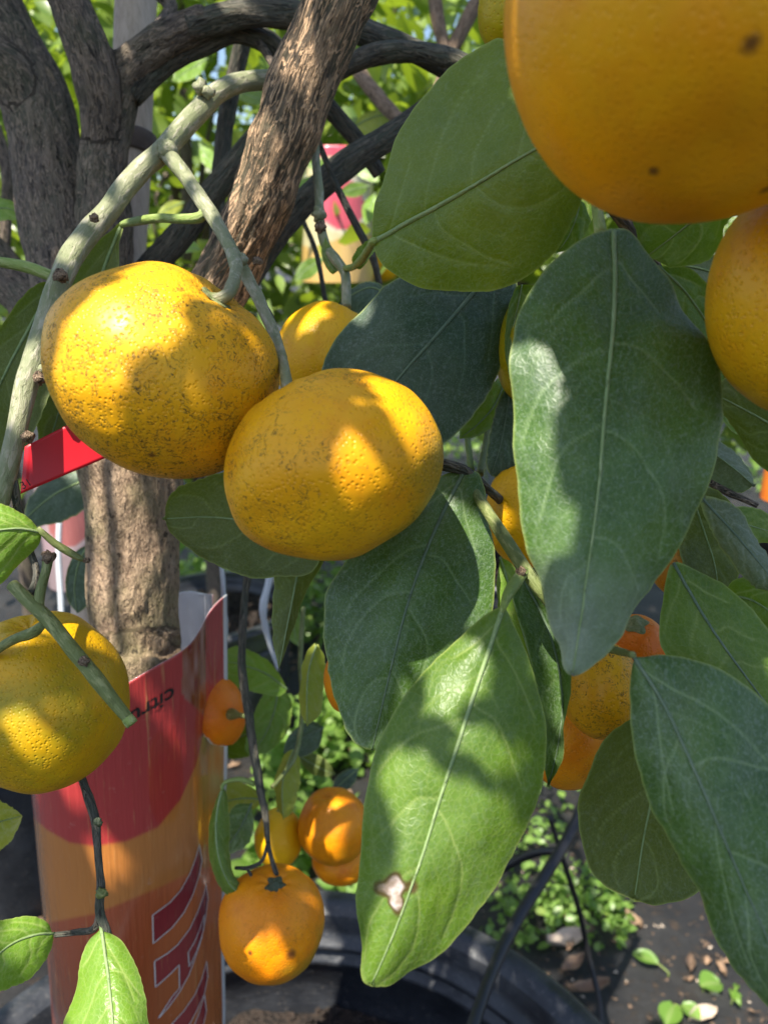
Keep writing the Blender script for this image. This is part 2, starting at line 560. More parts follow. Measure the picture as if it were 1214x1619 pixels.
# ------------------------------------------------------------------ builders: leaves
def leaf(root, mid, left, right, d0, d1, mat='blue', bow=0.0, cup=0.0, dl=0.0, dr=0.0, nu=90, nv=26, seed=0, petiole=None,
         rib='midrib', ribw=5.0, scar=None, pale=None, nvein=8, crenate=1.6, stalk='fresh', wave=0.0012, relief=1.0, fold=0.0):
    """a leaf blade: midrib and both margins as seen, with its own depth, curl, quilting and veins"""
    m2 = catmull(mid, nu)
    l2 = catmull([mid[0]] + left + [mid[-1]], nu)
    r2 = catmull([mid[0]] + right + [mid[-1]], nu)
    u = np.linspace(0, 1, nu)
    for e, sg in ((l2, 1), (r2, 2)):
        out = e - m2
        ln = np.linalg.norm(out, axis=1)[:, None] + 1e-6
        nz = vn(np.stack([u * 42, np.full(nu, seed * 1.7), np.full(nu, sg * 3.3)], 1), seed) + 0.6 * vn(np.stack([u * 16, np.full(nu, seed * 0.7), np.full(nu, sg * 5.3)], 1), seed)
        e += out / ln * (nz * crenate * np.minimum(1, ln[:, 0] / 20) * (0.5 + u))[:, None]
    dm = d0 + (d1 - d0) * u + bow * np.sin(np.pi * u)
    vv = np.linspace(-1, 1, 2 * nv + 1)
    a = np.abs(vv)
    E = np.where((vv < 0)[None, :, None], l2[:, None], r2[:, None])
    pix = m2[:, None] * (1 - a)[None, :, None] + E * a[None, :, None]
    de = np.where(vv < 0, dl, dr)
    env = np.sin(np.pi * np.clip(u, 0.02, 0.98)) ** 0.6
    dep = dm[:, None] + env[:, None] * (de * a + cup * a ** 2 + fold * a)[None]
    W = PA(pix, dep)
    # local metric frame
    mc = W[:, nv]
    s = np.concatenate([[0], np.cumsum(np.linalg.norm(np.diff(mc, axis=0), axis=1))])
    hw = np.where((vv < 0)[None], np.linalg.norm(W[:, :1] - mc[:, None], axis=2), np.linalg.norm(W[:, -1:] - mc[:, None], axis=2))
    X = np.repeat(s[:, None], 2 * nv + 1, 1)
    Yl = hw * vv[None]
    Ln = s[-1]
    rs = np.random.RandomState(seed * 7 + 3)
    d_main = np.full(X.shape, 1.0); d_sub = np.full(X.shape, 1.0)
    hmax = max(hw.max(), 1e-4)
    def seg_dist(poly, tgt):
        p = np.asarray(poly)
        A, Bv = p[:-1], p[1:] - p[:-1]
        for q in range(len(A)):
            ax, ay = X - A[q, 0], Yl - A[q, 1]
            t = np.clip((ax * Bv[q, 0] + ay * Bv[q, 1]) / (Bv[q] @ Bv[q] + 1e-12), 0, 1)
            np.minimum(tgt, np.hypot(ax - t * Bv[q, 0], ay - t * Bv[q, 1]), out=tgt)
    def hwu(side, x):
        col = 0 if side < 0 else -1
        return np.interp(x, s, hw[:, col])
    for side in (-1, 1):
        starts = np.linspace(0.06, 0.84, nvein) + rs.uniform(-0.045, 0.045, nvein) + (0.03 if side > 0 else 0)
        for qi, u0 in enumerate(starts):
            x0 = u0 * Ln
            tt = np.linspace(0, 1, 12)
            reach = rs.uniform(0.62, 0.92)
            adv = (0.6 + rs.uniform(-0.25, 0.25)) * hmax * (1 - 0.35 * u0)
            xs = x0 + adv * (0.62 * tt + 0.75 * tt ** 2.6) + 0.0006 * np.sin(tt * 9 + rs.uniform(0, 6))
            ys = side * reach * np.minimum(hwu(side, xs), 10) * (tt ** 0.92)
            seg_dist(np.stack([xs, ys], 1), d_main if qi % 2 == 0 or nvein < 6 else d_sub)
            # loop that joins the next vein near the margin
            x2 = xs[-1] + np.linspace(0, 0.12, 5) * Ln
            y2 = side * np.minimum(hwu(side, np.minimum(x2, Ln)) * np.array([reach, 0.86, 0.82, 0.76, 0.68]), 10)
            seg_dist(np.stack([x2, y2], 1), d_sub)
            for br in range(2):
                t0 = rs.uniform(0.3, 0.8)
                xb, yb = np.interp(t0, tt, xs), np.interp(t0, tt, ys)
                k = np.linspace(0, 1, 6)
                seg_dist(np.stack([xb + k * rs.uniform(0.04, 0.10) * Ln, yb + side * k * hmax * rs.uniform(-0.12, 0.18)], 1), d_sub)
    wv = 0.00024
    vein = np.clip(np.exp(-(d_main / wv) ** 2) + 0.38 * np.exp(-(d_sub / (wv * 0.8)) ** 2), 0, 1)
    trench = 0.8 * np.exp(-(d_main / 0.0010) ** 2) + 0.15 * np.exp(-(d_sub / 0.0008) ** 2) + 0.9 * np.exp(-(Yl / 0.0014) ** 2)
    marg = np.exp(-((hw * (1 - a)[None]) / 0.00035) ** 2) * (hw > 0.001)
    # normals on the smooth sheet
    du = np.gradient(W, axis=0); dv = np.gradient(W, axis=1)
    N = np.cross(du, dv); N /= np.linalg.norm(N, axis=2)[..., None] + 1e-12
    flip = np.where((N * (np.array([0, 0, CAMZ]) - W)).sum(2) < 0, -1.0, 1.0)[..., None]
    N = N * flip
    lc = np.stack([X, Yl, np.full(X.shape, seed * 0.013)], -1)
    h = relief * (-0.00028 * trench) + wave * env[:, None] * vn(lc * 62, seed) + 0.00030 * vn(lc * 170, seed + 2) * relief + 0.00012 * vn(lc * 420, seed + 4) * relief
    h = h + wave * 1.2 * (a ** 3)[None] * vn(lc * np.array([110, 40, 1]), seed + 6)
    W = W + N * h[..., None]
    nvv = 2 * nv + 1
    sc = np.zeros(X.shape)
    if scar:
        px, py, _ = project(W)
        for (x, y, rx, ry) in scar:
            dd = np.hypot((px - x) / rx, (py - y) / ry) + 0.45 * vn(np.stack([px / 16, py / 16, px * 0], -1), seed)
            sc = np.maximum(sc, 1 - dd * 0.55)
    pl = np.zeros(X.shape)
    if pale:
        pl = np.clip((u[:, None] - pale) / (1 - pale), 0, 1) + 0 * X
        pl = np.clip(pl * (0.75 + 0.6 * vn(lc * 90, seed + 8)), 0, 1)
    i = np.arange(nu - 1)[:, None] * nvv; j = np.arange(nvv - 1)[None]
    fc = np.stack([i + j, i + j + 1, i + nvv + j + 1, i + nvv + j], -1).reshape(-1, 4).tolist()
    o = put('leaf', W.reshape(-1, 3), fc, LM[mat], root,
            attrs={'vein': vein.ravel(), 'edge': marg.ravel(), 'scar': sc.ravel(), 'pale': pl.ravel(), 'lc': lc.reshape(-1, 3)})
    # midrib: a tapering cord set into the blade
    k0 = np.arange(0, nu, 3)
    mp = W[k0, nv] + N[k0, nv] * 0.00012
    rw = ribw * dm[k0] / F / 2 * (1 - 0.8 * (k0 / nu)) + 0.00004
    v, f, bk, rg, _, _ = tube_geo(np.hstack([mp, rw[:, None]]), seg=8, step=0.002, lump=0.03, world_pts=True)
    put('midrib', v, f, SM[rib], root_chain(root, o), attrs={'bk': bk, 'ridge': rg})
    if petiole:
        v, f, bk, rg, _, _ = tube_geo(petiole + [(mid[0][0], mid[0][1], d0, ribw * 1.5), (m2[3][0], m2[3][1], dm[3], ribw)], seg=10, step=0.002, lump=0.05, seed=seed)
        put('petiole', v, f, SM[stalk], root_chain(root, o), attrs={'bk': bk, 'ridge': rg})
    return o


def root_chain(root, o):
    return o


# ------------------------------------------------------------------ builders: fruit
def fruit(x, y, d, rx, ry, label, cal='calyx', csize=1.0, stem=(0, 1, 0), seed=0, mat=None, calyx=True, res=72, neck=0.05, lump=0.035, name='mandarin_fruit', fold=None, oblate=None):
    """stem: direction to the stalk as (right, up, towards the viewer). rx, ry half sizes in pixels"""
    c = P(x, y, d)
    st = np.array(stem, float); st /= np.linalg.norm(st)
    R_, U_, B_ = np.array([1, 0, 0]), np.array([0, SP, CP]), np.array([0, -CP, SP])
    az = st[0] * R_ + st[1] * U_ + st[2] * B_
    sx = rx * d / F; sy = ry * d / F
    nt, npz = res, int(res * 1.5)
    th = np.linspace(0, np.pi, nt)
    ph = np.linspace(0, 2 * np.pi, npz, endpoint=False)
    h1 = np.cross(az, [0.31, 0.77, 0.2]); h1 /= np.linalg.norm(h1)
    h2 = np.cross(az, h1)
    TH, PH = np.meshgrid(th, ph, indexing='ij')
    dirs = np.cos(TH)[..., None] * az + np.sin(TH)[..., None] * (np.cos(PH)[..., None] * h1 + np.sin(PH)[..., None] * h2)
    rad = 1 - 0.10 * np.exp(-(TH / 0.22) ** 2) + neck * np.exp(-((TH - 0.5) / 0.3) ** 2) - 0.035 * np.exp(-((np.pi - TH) / 0.25) ** 2)
    rad = rad + lump * vn(dirs * 1.5 + seed * 3.7, seed) + lump * 0.35 * vn(dirs * 4 + seed, seed + 1)
    rad = rad + 0.010 * np.cos(PH * 9 + seed) * np.exp(-(TH / 0.45) ** 2)
    if fold is not None:
        fd = np.array(fold[:3], float); fd = fd[0] * R_ + fd[1] * U_ + fd[2] * B_; fd /= np.linalg.norm(fd)
        rad = rad - fold[3] * np.exp(-(((dirs @ fd) - fold[4]) / 0.07) ** 2)
    p = dirs * rad[..., None]
    if oblate:
        p = p - (p @ az)[..., None] * az * (1 - oblate)
    # stretch to the seen half-widths across and up; depth takes the mean
    sz = 0.5 * (sx + sy)
    q = (p @ R_)[..., None] * R_ * sx + (p @ U_)[..., None] * U_ * sy + (p @ B_)[..., None] * B_ * sz
    v = q.reshape(-1, 3)
    i = np.arange(nt - 1)[:, None] * npz; j = np.arange(npz)[None]; j2 = (j + 1) % npz
    f = np.stack([i + j, i + npz + j, i + npz + j2, i + j2], -1).reshape(-1, 4).tolist()
    root = empty(name, c, label, 'fruit', 'mandarin fruits on the tree')
    link('rind', mesh_from('rind', v, f, mat), root)
    tip = az * (az @ R_) ** 2 * sx + az * (az @ U_) ** 2 * sy + az * (az @ B_) ** 2 * sz
    tip = q[0].mean(0)
    if calyx:
        # five-lobed green button over the stem end
        nr, na = 9, 50
        rr = np.linspace(0, 1, nr); aa = np.linspace(0, 2 * np.pi, na, endpoint=False)
        rc = 0.0043 * csize
        hax = (q @ az)
        lat = np.linalg.norm(q - hax[..., None] * az, axis=2)
        hm, lm = hax[:20].mean(1), lat[:20].mean(1)
        cv = []
        for r in rr:
            lob = rc * r * (1 + 0.17 * np.cos(aa * 5 + seed) * r ** 2 + 0.08 * np.cos(aa * 3 + seed * 5) * r + 0.08 * np.cos(aa * 2 + seed * 2))
            cc = q[0].mean(0) - az * (q[0].mean(0) @ az)
            hh = np.interp(lob, lm, hm) + 0.0005 + 0.0022 * np.exp(-(r / 0.42) ** 2) - 0.0005 * (r > 0.97)
            cv.append(cc + np.outer(np.cos(aa) * lob, h1) + np.outer(np.sin(aa) * lob, h2) + np.outer(hh, az))
        cv = np.vstack(cv)
        i = np.arange(nr - 1)[:, None] * na; j = np.arange(na)[None]; j2 = (j + 1) % na
        cf = np.stack([i + j, i + na + j, i + na + j2, i + j2], -1).reshape(-1, 4).tolist()
        link('calyx', mesh_from('calyx', cv, cf, SM[cal], attrs={'bk': cv * 1.0}), root)
    return root, c + tip, az


Y1, Y2, Y3 = (0.82, 0.39, 0.004), (0.86, 0.46, 0.006), (0.76, 0.28, 0.003)
O1, O2, O3 = (0.80, 0.23, 0.002), (0.84, 0.29, 0.004), (0.70, 0.15, 0.002)
FM = {
    'sooty': fruit_mat('rind_sooty_yellow', (0.80, 0.37, 0.006), (0.84, 0.44, 0.009), (0.76, 0.30, 0.005), speck=0.95, green=0.3, gdir=(0.55, 0, -0.8), seed=1, cover=0.075, spots=[prick(258, 592, 0.212, 175, 238, 722, 0.05)]),
    'clean': fruit_mat('rind_golden', (0.80, 0.355, 0.005), (0.84, 0.43, 0.007), (0.78, 0.27, 0.004), speck=0.8, green=0.6, gdir=(0.8, 0.1, -0.3), seed=2, cover=0.03),
    'back':  fruit_mat('rind_golden_plain', Y1, Y2, Y3, speck=0.15, green=0.1, seed=3),
    'greeny': fruit_mat('rind_green_flushed', (0.68, 0.35, 0.003), (0.60, 0.35, 0.004), (0.56, 0.26, 0.003), speck=0.3, green=0.65, gdir=(0.1, -0.8, 0.35), seed=4),
    'near':  fruit_mat('rind_orange_near', (0.93, 0.36, 0.002), (0.94, 0.43, 0.003), (0.90, 0.31, 0.002), speck=0.12, green=0.12, gdir=(-0.8, -0.5, -0.2), seed=5, pore=0.2,
                       spots=[prick(1108, 22, 0.135, 312, *q) for q in ((1185, 68, 0.055), (1032, 270, 0.035), (1208, 300, 0.045))]),
    'edge':  fruit_mat('rind_golden_edge', (0.82, 0.38, 0.003), (0.84, 0.43, 0.006), (0.78, 0.30, 0.003), speck=0.3, green=0.2, seed=6),
    'orange': fruit_mat('rind_orange', O1, O2, O3, speck=0.25, green=0.35, gdir=(0.5, -0.4, -0.7), seed=7),
    'low':   fruit_mat('rind_orange_low', O1, O2, (0.62, 0.16, 0.004), speck=0.35, green=0.6, gdir=(0.6, -0.3, -0.8), seed=8, spots=[prick(430, 1458, 0.36, 87, 462, 1512, 0.12), prick(430, 1458, 0.36, 87, 395, 1508, 0.06)]),
    'lemon': fruit_mat('rind_bright_yellow', (0.88, 0.46, 0.006), (0.90, 0.50, 0.01), Y1, speck=0.1, green=0.15, seed=9),
    'red':   fruit_mat('rind_red_orange', (0.78, 0.16, 0.004), (0.78, 0.20, 0.004), (0.66, 0.10, 0.003), speck=0.3, green=0.1, seed=10),
    'brown': fruit_mat('rind_scabbed_brown', (0.62, 0.24, 0.01), (0.42, 0.18, 0.03), (0.3, 0.13, 0.03), speck=1.0, green=0.3, seed=12),
    'unripe': fruit_mat('rind_unripe', (0.42, 0.32, 0.006), (0.5, 0.36, 0.006), (0.34, 0.28, 0.006), speck=0.3, green=0.6, gdir=(0, 0, 1), seed=13),
}

# ------------------------------------------------------------------ the ground
def fabric_mat():
    t = NT('black_weed_fabric')
    co = t.coord()
    wv = t.n('ShaderNodeTexWave', wave_type='BANDS', bands_direction='X')
    t.l(co, wv.inputs['Vector']); wv.inputs['Scale'].default_value = 160; wv.inputs['Distortion'].default_value = 1.5
    wy = t.n('ShaderNodeTexWave', wave_type='BANDS', bands_direction='Y')
    t.l(co, wy.inputs['Vector']); wy.inputs['Scale'].default_value = 130; wy.inputs['Distortion'].default_value = 1.5
    dust = t.ramp(t.noise(co, 6, 6, 0.7), [(0.42, 0), (0.72, 1)])
    col = t.mix(t.math('MULTIPLY', dust, 0.6), (0.012, 0.012, 0.014), (0.085, 0.08, 0.075))
    col = t.mix(t.math('MULTIPLY', t.math('MULTIPLY', wv.outputs['Fac'], wy.outputs['Fac']), 0.6), col, (0.07, 0.07, 0.075))
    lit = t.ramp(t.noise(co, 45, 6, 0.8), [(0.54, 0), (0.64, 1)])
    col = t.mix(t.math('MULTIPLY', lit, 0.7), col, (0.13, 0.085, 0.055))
    h = t.math('ADD', t.math('MULTIPLY', wv.outputs['Fac'], 0.25), t.noise(co, 30, 5))
    return t.done(col, 0.6, t.bump(t.math('ADD', h, t.math('MULTIPLY', lit, 0.5)), 0.9, 0.008))


gx = np.concatenate([[-60, -20, -8, -4], np.linspace(-2.2, 2.2, 70), [4, 8, 20, 60]])
gy = np.concatenate([[-40, -10, -3], np.linspace(-1.0, 4.0, 80), [6, 10, 25, 90]])
GX, GY = np.meshgrid(gx, gy, indexing='ij')
GZ = 0.006 * vn(np.stack([GX * 5, GY * 5, GX * 0], -1), 4) + 0.003 * vn(np.stack([GX * 17, GY * 17, GX * 0], -1), 5)
ni, nj = GX.shape
ii = np.arange(ni - 1)[:, None] * nj; jj = np.arange(nj - 1)[None]
gf = np.stack([ii + jj, ii + nj + jj, ii + nj + jj + 1, ii + jj + 1], -1).reshape(-1, 4).tolist()
ground = put('ground', np.stack([GX, GY, GZ], -1).reshape(-1, 3), gf, fabric_mat())
tag(ground, 'black woven weed fabric covering the nursery ground', kind='structure')


# ------------------------------------------------------------------ pots
def pot_mat():
    t = NT('black_plastic_pot')
    co = t.coord()
    d = t.ramp(t.noise(co, 14, 6, 0.7), [(0.4, 0), (0.75, 1)])
    sc = t.ramp(t.noise(t.coord((1, 1, 9)), 60, 4, 0.7), [(0.56, 0), (0.72, 1)])
    col = t.mix(t.math('MULTIPLY', d, 0.5), (0.018, 0.02, 0.025), (0.085, 0.09, 0.10))
    col = t.mix(t.math('MULTIPLY', sc, 0.35), col, (0.14, 0.14, 0.15))
    gr = t.ramp(t.noise(co, 220, 4, 0.75), [(0.58, 0), (0.70, 0.5)])
    col = t.mix(gr, col, (0.20, 0.18, 0.16))
    return t.done(col, t.math('ADD', 0.30, t.math('MULTIPLY', d, 0.3)), t.bump(t.noise(co, 60, 5), 0.35, 0.003))


POT = pot_mat()


def lathe(prof, n=96, cx=0, cy=0):
    p = np.asarray(prof, float)
    a = np.linspace(0, 2 * np.pi, n, endpoint=False)
    v = np.stack([cx + np.outer(p[:, 0], np.cos(a)), cy + np.outer(p[:, 0], np.sin(a)), np.repeat(p[:, 1:2], n, 1)], -1).reshape(-1, 3)
    i = np.arange(len(p) - 1)[:, None] * n; j = np.arange(n)[None]; j2 = (j + 1) % n
    return v, np.stack([i + j, i + j2, i + n + j2, i + n + j], -1).reshape(-1, 4).tolist()


def soil_mat():
    t = NT('dark_potting_mix')
    co = t.coord()
    v = t.voro(co, 130)
    n = t.noise(co, 90, 5, 0.7)
    col = t.mix(t.ramp(n, [(0.35, 0), (0.7, 1)]), (0.012, 0.008, 0.006), (0.050, 0.032, 0.022))
    col = t.mix(t.ramp(t.voro(co, 260), [(0.0, 0.9), (0.08, 0)]), col, (0.22, 0.20, 0.16))
    return t.done(col, 0.9, t.bump(t.math('ADD', v, n), 1.0, 0.008))


SOIL = soil_mat()


def pot(x, y, R, H, soil_drop, label, slabel, group='black nursery pots', clumps=0):
    root = empty('plastic_pot', (x, y, 0.004), label, 'pot', group)
    rb = R * 0.86
    wall = [(0.0, 0.0), (rb - 0.004, 0.0), (rb, 0.004)]
    for t in np.linspace(0.1, 0.82, 9):
        wall.append((rb + (R - rb) * t, H * t))
    wall += [(R - 0.010, H - 0.055), (R + 0.002, H - 0.052)]
    # inside: rolled lip, two steps below it
    inner = [(R - 0.014, H - 0.006), (R - 0.018, H - 0.018), (R - 0.018, H - 0.028), (R - 0.026, H - 0.030), (R - 0.027, H - 0.036), (R - 0.019, H - 0.038), (R - 0.019, H - 0.046), (R - 0.027, H - 0.048), (R - 0.028, H - 0.054), (R - 0.021, H - 0.056), (R - 0.030, H - 0.10), (R - 0.045, H - 0.2), (rb - 0.02, 0.02), (0.0, 0.02)]
    v, f = lathe(wall + [(R + 0.004, H - 0.046), (R + 0.006, H - 0.016)], 112)
    link('wall', mesh_from('wall', v, f, POT), root)
    v, f = lathe([(R + 0.006, H - 0.0165), (R + 0.012, H - 0.014), (R + 0.013, H - 0.003), (R + 0.009, H + 0.001), (R - 0.006, H + 0.001), (R - 0.014, H - 0.006)], 112)
    link('rim', mesh_from('rim', v, f, POT), root)
    v, f = lathe(inner, 112)
    link('lining', mesh_from('lining', v, f, POT), root)
    # soil bed
    zs = H - soil_drop
    rs_ = R - 0.032
    nr, na = 40, 110
    rr = np.linspace(0.0, 1, nr) ** 0.8 * rs_; aa = np.linspace(0, 2 * np.pi, na, endpoint=False)
    RR, AA = np.meshgrid(rr, aa, indexing='ij')
    pv = np.stack([x + RR * np.cos(AA), y + RR * np.sin(AA), np.zeros_like(RR)], -1)
    pv[..., 2] = 0.004 + zs + 0.006 * vn(pv * 45, 3) + 0.006 * vn(pv * 110, 8) + 0.004 * vn(pv * 240, 9)
    i = np.arange(nr - 1)[:, None] * na; j = np.arange(na)[None]; j2 = (j + 1) % na
    o = put_origin('potting_soil', pv.reshape(-1, 3), np.stack([i + j, i + na + j, i + na + j2, i + j2], -1).reshape(-1, 4).tolist(), SOIL)
    tag(o, slabel, 'soil', kind='stuff')
    return root, zs + 0.004


# the tree's own pot: fitted so the far lip shows low in the picture
POT_C = (-0.075, 0.315)
RIM_Z = CAMZ - 0.59
pot_main, SOIL_Z = pot(POT_C[0], POT_C[1], 0.285, RIM_Z - 0.004, 0.105,
                       'large black plastic pot with ribbed lip holding the fruiting citrus tree',
                       'dark crumbly potting mix inside the large pot under the citrus tree', group=None)

# ------------------------------------------------------------------ the citrus tree
BASE = np.array([-0.158, 0.354, SOIL_Z])
tree = empty('citrus_tree', BASE, 'potted citrus tree with grey bark, arching limbs and big dusty leaves', 'tree')


def wpt(x, y, d, wpx):
    p = P(x, y, d)
    return (*p, wpx * d / F / 2)


def wt(pts):
    return np.array([wpt(*p) for p in pts])


def fused_px(name, tubes, mat, root, **k):
    global tube_geo
    return fused(name, tubes, mat, root, **k)


# trunk: soil to the fork, with the three limbs that leave it
d_tr = 0.372
low = project(np.array([[BASE[0], BASE[1], SOIL_Z - 0.02], [BASE[0] + 0.014, BASE[1] + 0.004, SOIL_Z + 0.15]]))
trunk_pts = [(low[0][0], low[1][0], low[2][0], 0.05 * F / low[2][0]), (low[0][1], low[1][1], low[2][1], 0.042 * F / low[2][1]),
             (222, 1120, 0.385, 132), (220, 1030, 0.382, 132), (212, 950, 0.378, 136), (212, 860, 0.376, 138), (212, 790, 0.374, 150), (205, 730, 0.374, 165)]
left_limb = [(205, 760, 0.374, 145), (170, 640, 0.38, 130), (125, 500, 0.39, 122), (95, 360, 0.40, 122), (78, 260, 0.405, 118), (60, 170, 0.408, 112), (22, 90, 0.41, 112), (-40, -20, 0.41, 110)]
right_limb = [(210, 750, 0.376, 120), (185, 600, 0.385, 100), (170, 480, 0.39, 86), (166, 360, 0.39, 84), (165, 250, 0.388, 78), (185, 150, 0.384, 66), (215, 100, 0.38, 58), (262, 62, 0.376, 56), (330, 30, 0.374, 48)]
up_limb = [(165, 240, 0.387, 66), (158, 150, 0.376, 66), (140, 80, 0.37, 64), (105, -10, 0.365, 64), (70, -90, 0.36, 62)]
left_limb2 = [(75, 230, 0.404, 80), (30, 130, 0.40, 84), (-30, 90, 0.395, 80)]
base_limb = [(120, 560, 0.40, 90), (50, 480, 0.43, 70), (-20, 400, 0.45, 70)]
knot = [(P(205, 960, 0.352), 0.008, 0.0022), (P(205, 770, 0.346), 0.010, 0.0012), (P(262, 75, 0.355), 0.007, 0.0016)]
fused('trunk', [trunk_pts, [(212, 800, 0.374, 140), (205, 700, 0.372, 130), (255, 560, 0.366, 90)]], BM['trunk'], tree, ridge=0.0011, seed=2, knots=knot[:2])
fused('limb', [left_limb, right_limb, up_limb, left_limb2, base_limb], BM['limb'], tree, ridge=0.0010, seed=4, knots=knot[2:])
# streaked diagonal limb in front
fused('limb', [[(245, 640, 0.368, 95), (300, 530, 0.352, 92), (350, 450, 0.345, 90), (400, 350, 0.335, 92), (440, 250, 0.325, 98), (475, 150, 0.318, 104), (510, 60, 0.312, 108), (545, -30, 0.306, 112), (575, -120, 0.30, 112)],
               [(330, 480, 0.352, 70), (385, 380, 0.346, 62), (420, 290, 0.338, 46), (435, 220, 0.332, 26)]], BM['diag'], tree, ridge=0.0012, seed=6, voxel=0.0014)


def branch(pts, mat='dark', ridge=0.0006, seg=26, lump=0.10, seed=0, step=0.002, name='branch'):
    if name == 'twig':
        pts = [(a, b, c, w * 0.88) for a, b, c, w in pts]
    return tube(name, pts, BM[mat] if mat in BM else SM[mat], tree, seg=seg, step=step, lump=lump, ridge=ridge, seed=seed)


branch([(300, 45, 0.375, 46), (380, 22, 0.374, 42), (470, 25, 0.375, 42), (560, 45, 0.38, 40), (640, 75, 0.385, 36), (700, 105, 0.39, 34), (760, 150, 0.395, 30)], 'dark', seed=21)
branch([(205, 150, 0.384, 44), (245, 108, 0.384, 46), (285, 84, 0.384, 42), (320, 68, 0.384, 38), (370, 50, 0.385, 36), (420, 65, 0.39, 36), (450, 95, 0.395, 34), (500, 150, 0.40, 30), (560, 215, 0.41, 26), (600, 275, 0.42, 22)], 'dark', seed=22)
branch([(200, 480, 0.41, 44), (245, 418, 0.41, 42), (295, 360, 0.405, 40), (340, 300, 0.40, 38), (380, 250, 0.395, 36), (420, 200, 0.39, 34), (480, 145, 0.385, 34), (540, 108, 0.38, 34), (600, 84, 0.375, 34), (660, 82, 0.37, 32), (725, 98, 0.365, 30), (790, 135, 0.36, 28)], 'dark', seed=23)
branch([(380, 450, 0.37, 50), (440, 365, 0.372, 44), (500, 300, 0.374, 42), (560, 250, 0.376, 40), (640, 200, 0.378, 38), (720, 140, 0.38, 34)], 'dark', seed=24)
branch([(395, 30, 0.44, 24), (378, 90, 0.45, 26), (358, 190, 0.46, 28), (346, 290, 0.465, 24), (342, 380, 0.47, 22)], 'dark', seed=25)
branch([(500, 30, 0.43, 16), (540, 5, 0.44, 18), (580, -20, 0.45, 18)], 'dark', seed=26)
branch([(385, 40, 0.39, 14), (415, 75, 0.385, 14), (437, 110, 0.38, 14)], 'limb', seed=27, seg=14)
branch([(500, 215, 0.36, 9), (530, 290, 0.365, 11), (565, 360, 0.37, 12), (590, 410, 0.375, 12), (602, 460, 0.38, 9)], 'dark', seed=28, seg=12, ridge=0.0002)
branch([(475, 340, 0.4, 7), (500, 400, 0.4, 8), (515, 480, 0.4, 8)], 'dark', seed=29, seg=10, ridge=0.0001)
branch([(552, 90, 0.62, 22), (590, 145, 0.60, 24), (645, 205, 0.58, 22)], 'tan', seed=30, seg=18, ridge=0.0004)
branch([(682, -40, 0.62, 20), (692, 30, 0.62, 22), (704, 80, 0.62, 20)], 'tan', seed=31, seg=18, ridge=0.0004)
branch([(780, -40, 0.62, 22), (745, 20, 0.62, 24), (712, 85, 0.62, 20), (690, 150, 0.62, 18)], 'tan', seed=32, seg=18, ridge=0.0004)
branch([(-8, 200, 0.55, 20), (10, 260, 0.55, 20), (12, 310, 0.55, 18), (5, 420, 0.56, 18)], 'limb', seed=33, seg=14, ridge=0.0003)
branch([(245, -20, 0.40, 26), (270, 12, 0.40, 22), (250, 50, 0.385, 22), (238, 80, 0.38, 24)], 'limb', seed=34, seg=16, ridge=0.0003)

# pale green twig with the fruit stalks
branch([(470, 122, 0.345, 34), (435, 125, 0.338, 34), (385, 130, 0.328, 35), (340, 150, 0.316, 38), (300, 190, 0.306, 38), (262, 232, 0.297, 38), (215, 280, 0.288, 40), (165, 340, 0.278, 40), (125, 390, 0.270, 40), (98, 435, 0.263, 42), (75, 510, 0.256, 42), (50, 580, 0.250, 40), (35, 640, 0.246, 36), (22, 700, 0.243, 34), (10, 755, 0.241, 32), (-8, 830, 0.24, 28)], 'pale', seed=41, ridge=0.0002, lump=0.12, name='twig')
branch([(258, 236, 0.294, 30), (285, 268, 0.286, 27), (318, 315, 0.276, 27), (350, 365, 0.266, 26), (378, 415, 0.256, 24), (405, 465, 0.246, 22), (430, 520, 0.236, 20), (446, 566, 0.222, 18)], 'pale', seed=42, ridge=0.00015, lump=0.12, name='twig')
branch([(405, 470, 0.245, 12), (425, 500, 0.243, 16), (434, 535, 0.238, 14), (436, 560, 0.234, 6)], 'dark', seed=44, ridge=0.0001, seg=12, name='bud_scale')
branch([(497, 190, 0.345, 14), (499, 250, 0.342, 15), (504, 300, 0.338, 17), (506, 350, 0.334, 17), (515, 388, 0.33, 18), (532, 412, 0.326, 19), (545, 432, 0.322, 18), (547, 460, 0.318, 17), (548, 486, 0.314, 18)], 'pale', seed=45, ridge=0.00015, seg=16, name='twig')
branch([(20, 925, 0.226, 22), (45, 950, 0.223, 24), (75, 978, 0.22, 26), (110, 1020, 0.217, 26), (150, 1070, 0.215, 27), (180, 1108, 0.214, 24), (208, 1142, 0.213, 20)], 'green', seed=46, ridge=0.00012, seg=18, name='twig')
branch([(72, 985, 0.221, 16), (62, 962, 0.222, 18), (66, 930, 0.224, 18), (74, 900, 0.226, 17), (76, 882, 0.227, 20)], 'green', seed=47, seg=14, ridge=0.0001, name='twig')
branch([(70, 985, 0.221, 14), (52, 1000, 0.224, 20), (20, 1012, 0.23, 18), (-15, 1035, 0.235, 16)], 'green', seed=48, seg=14, ridge=0.0001, name='twig')
branch([(60, 835, 0.235, 10), (85, 858, 0.238, 13), (108, 872, 0.24, 14), (122, 880, 0.24, 12), (137, 887, 0.24, 6)], 'green', seed=49, seg=12, ridge=0.0001, name='twig')
branch([(22, 760, 0.242, 14), (28, 800, 0.243, 16), (40, 850, 0.242, 14), (58, 905, 0.236, 12), (45, 950, 0.226, 14)], 'dark', seed=50, seg=12, ridge=0.0001, name='twig')
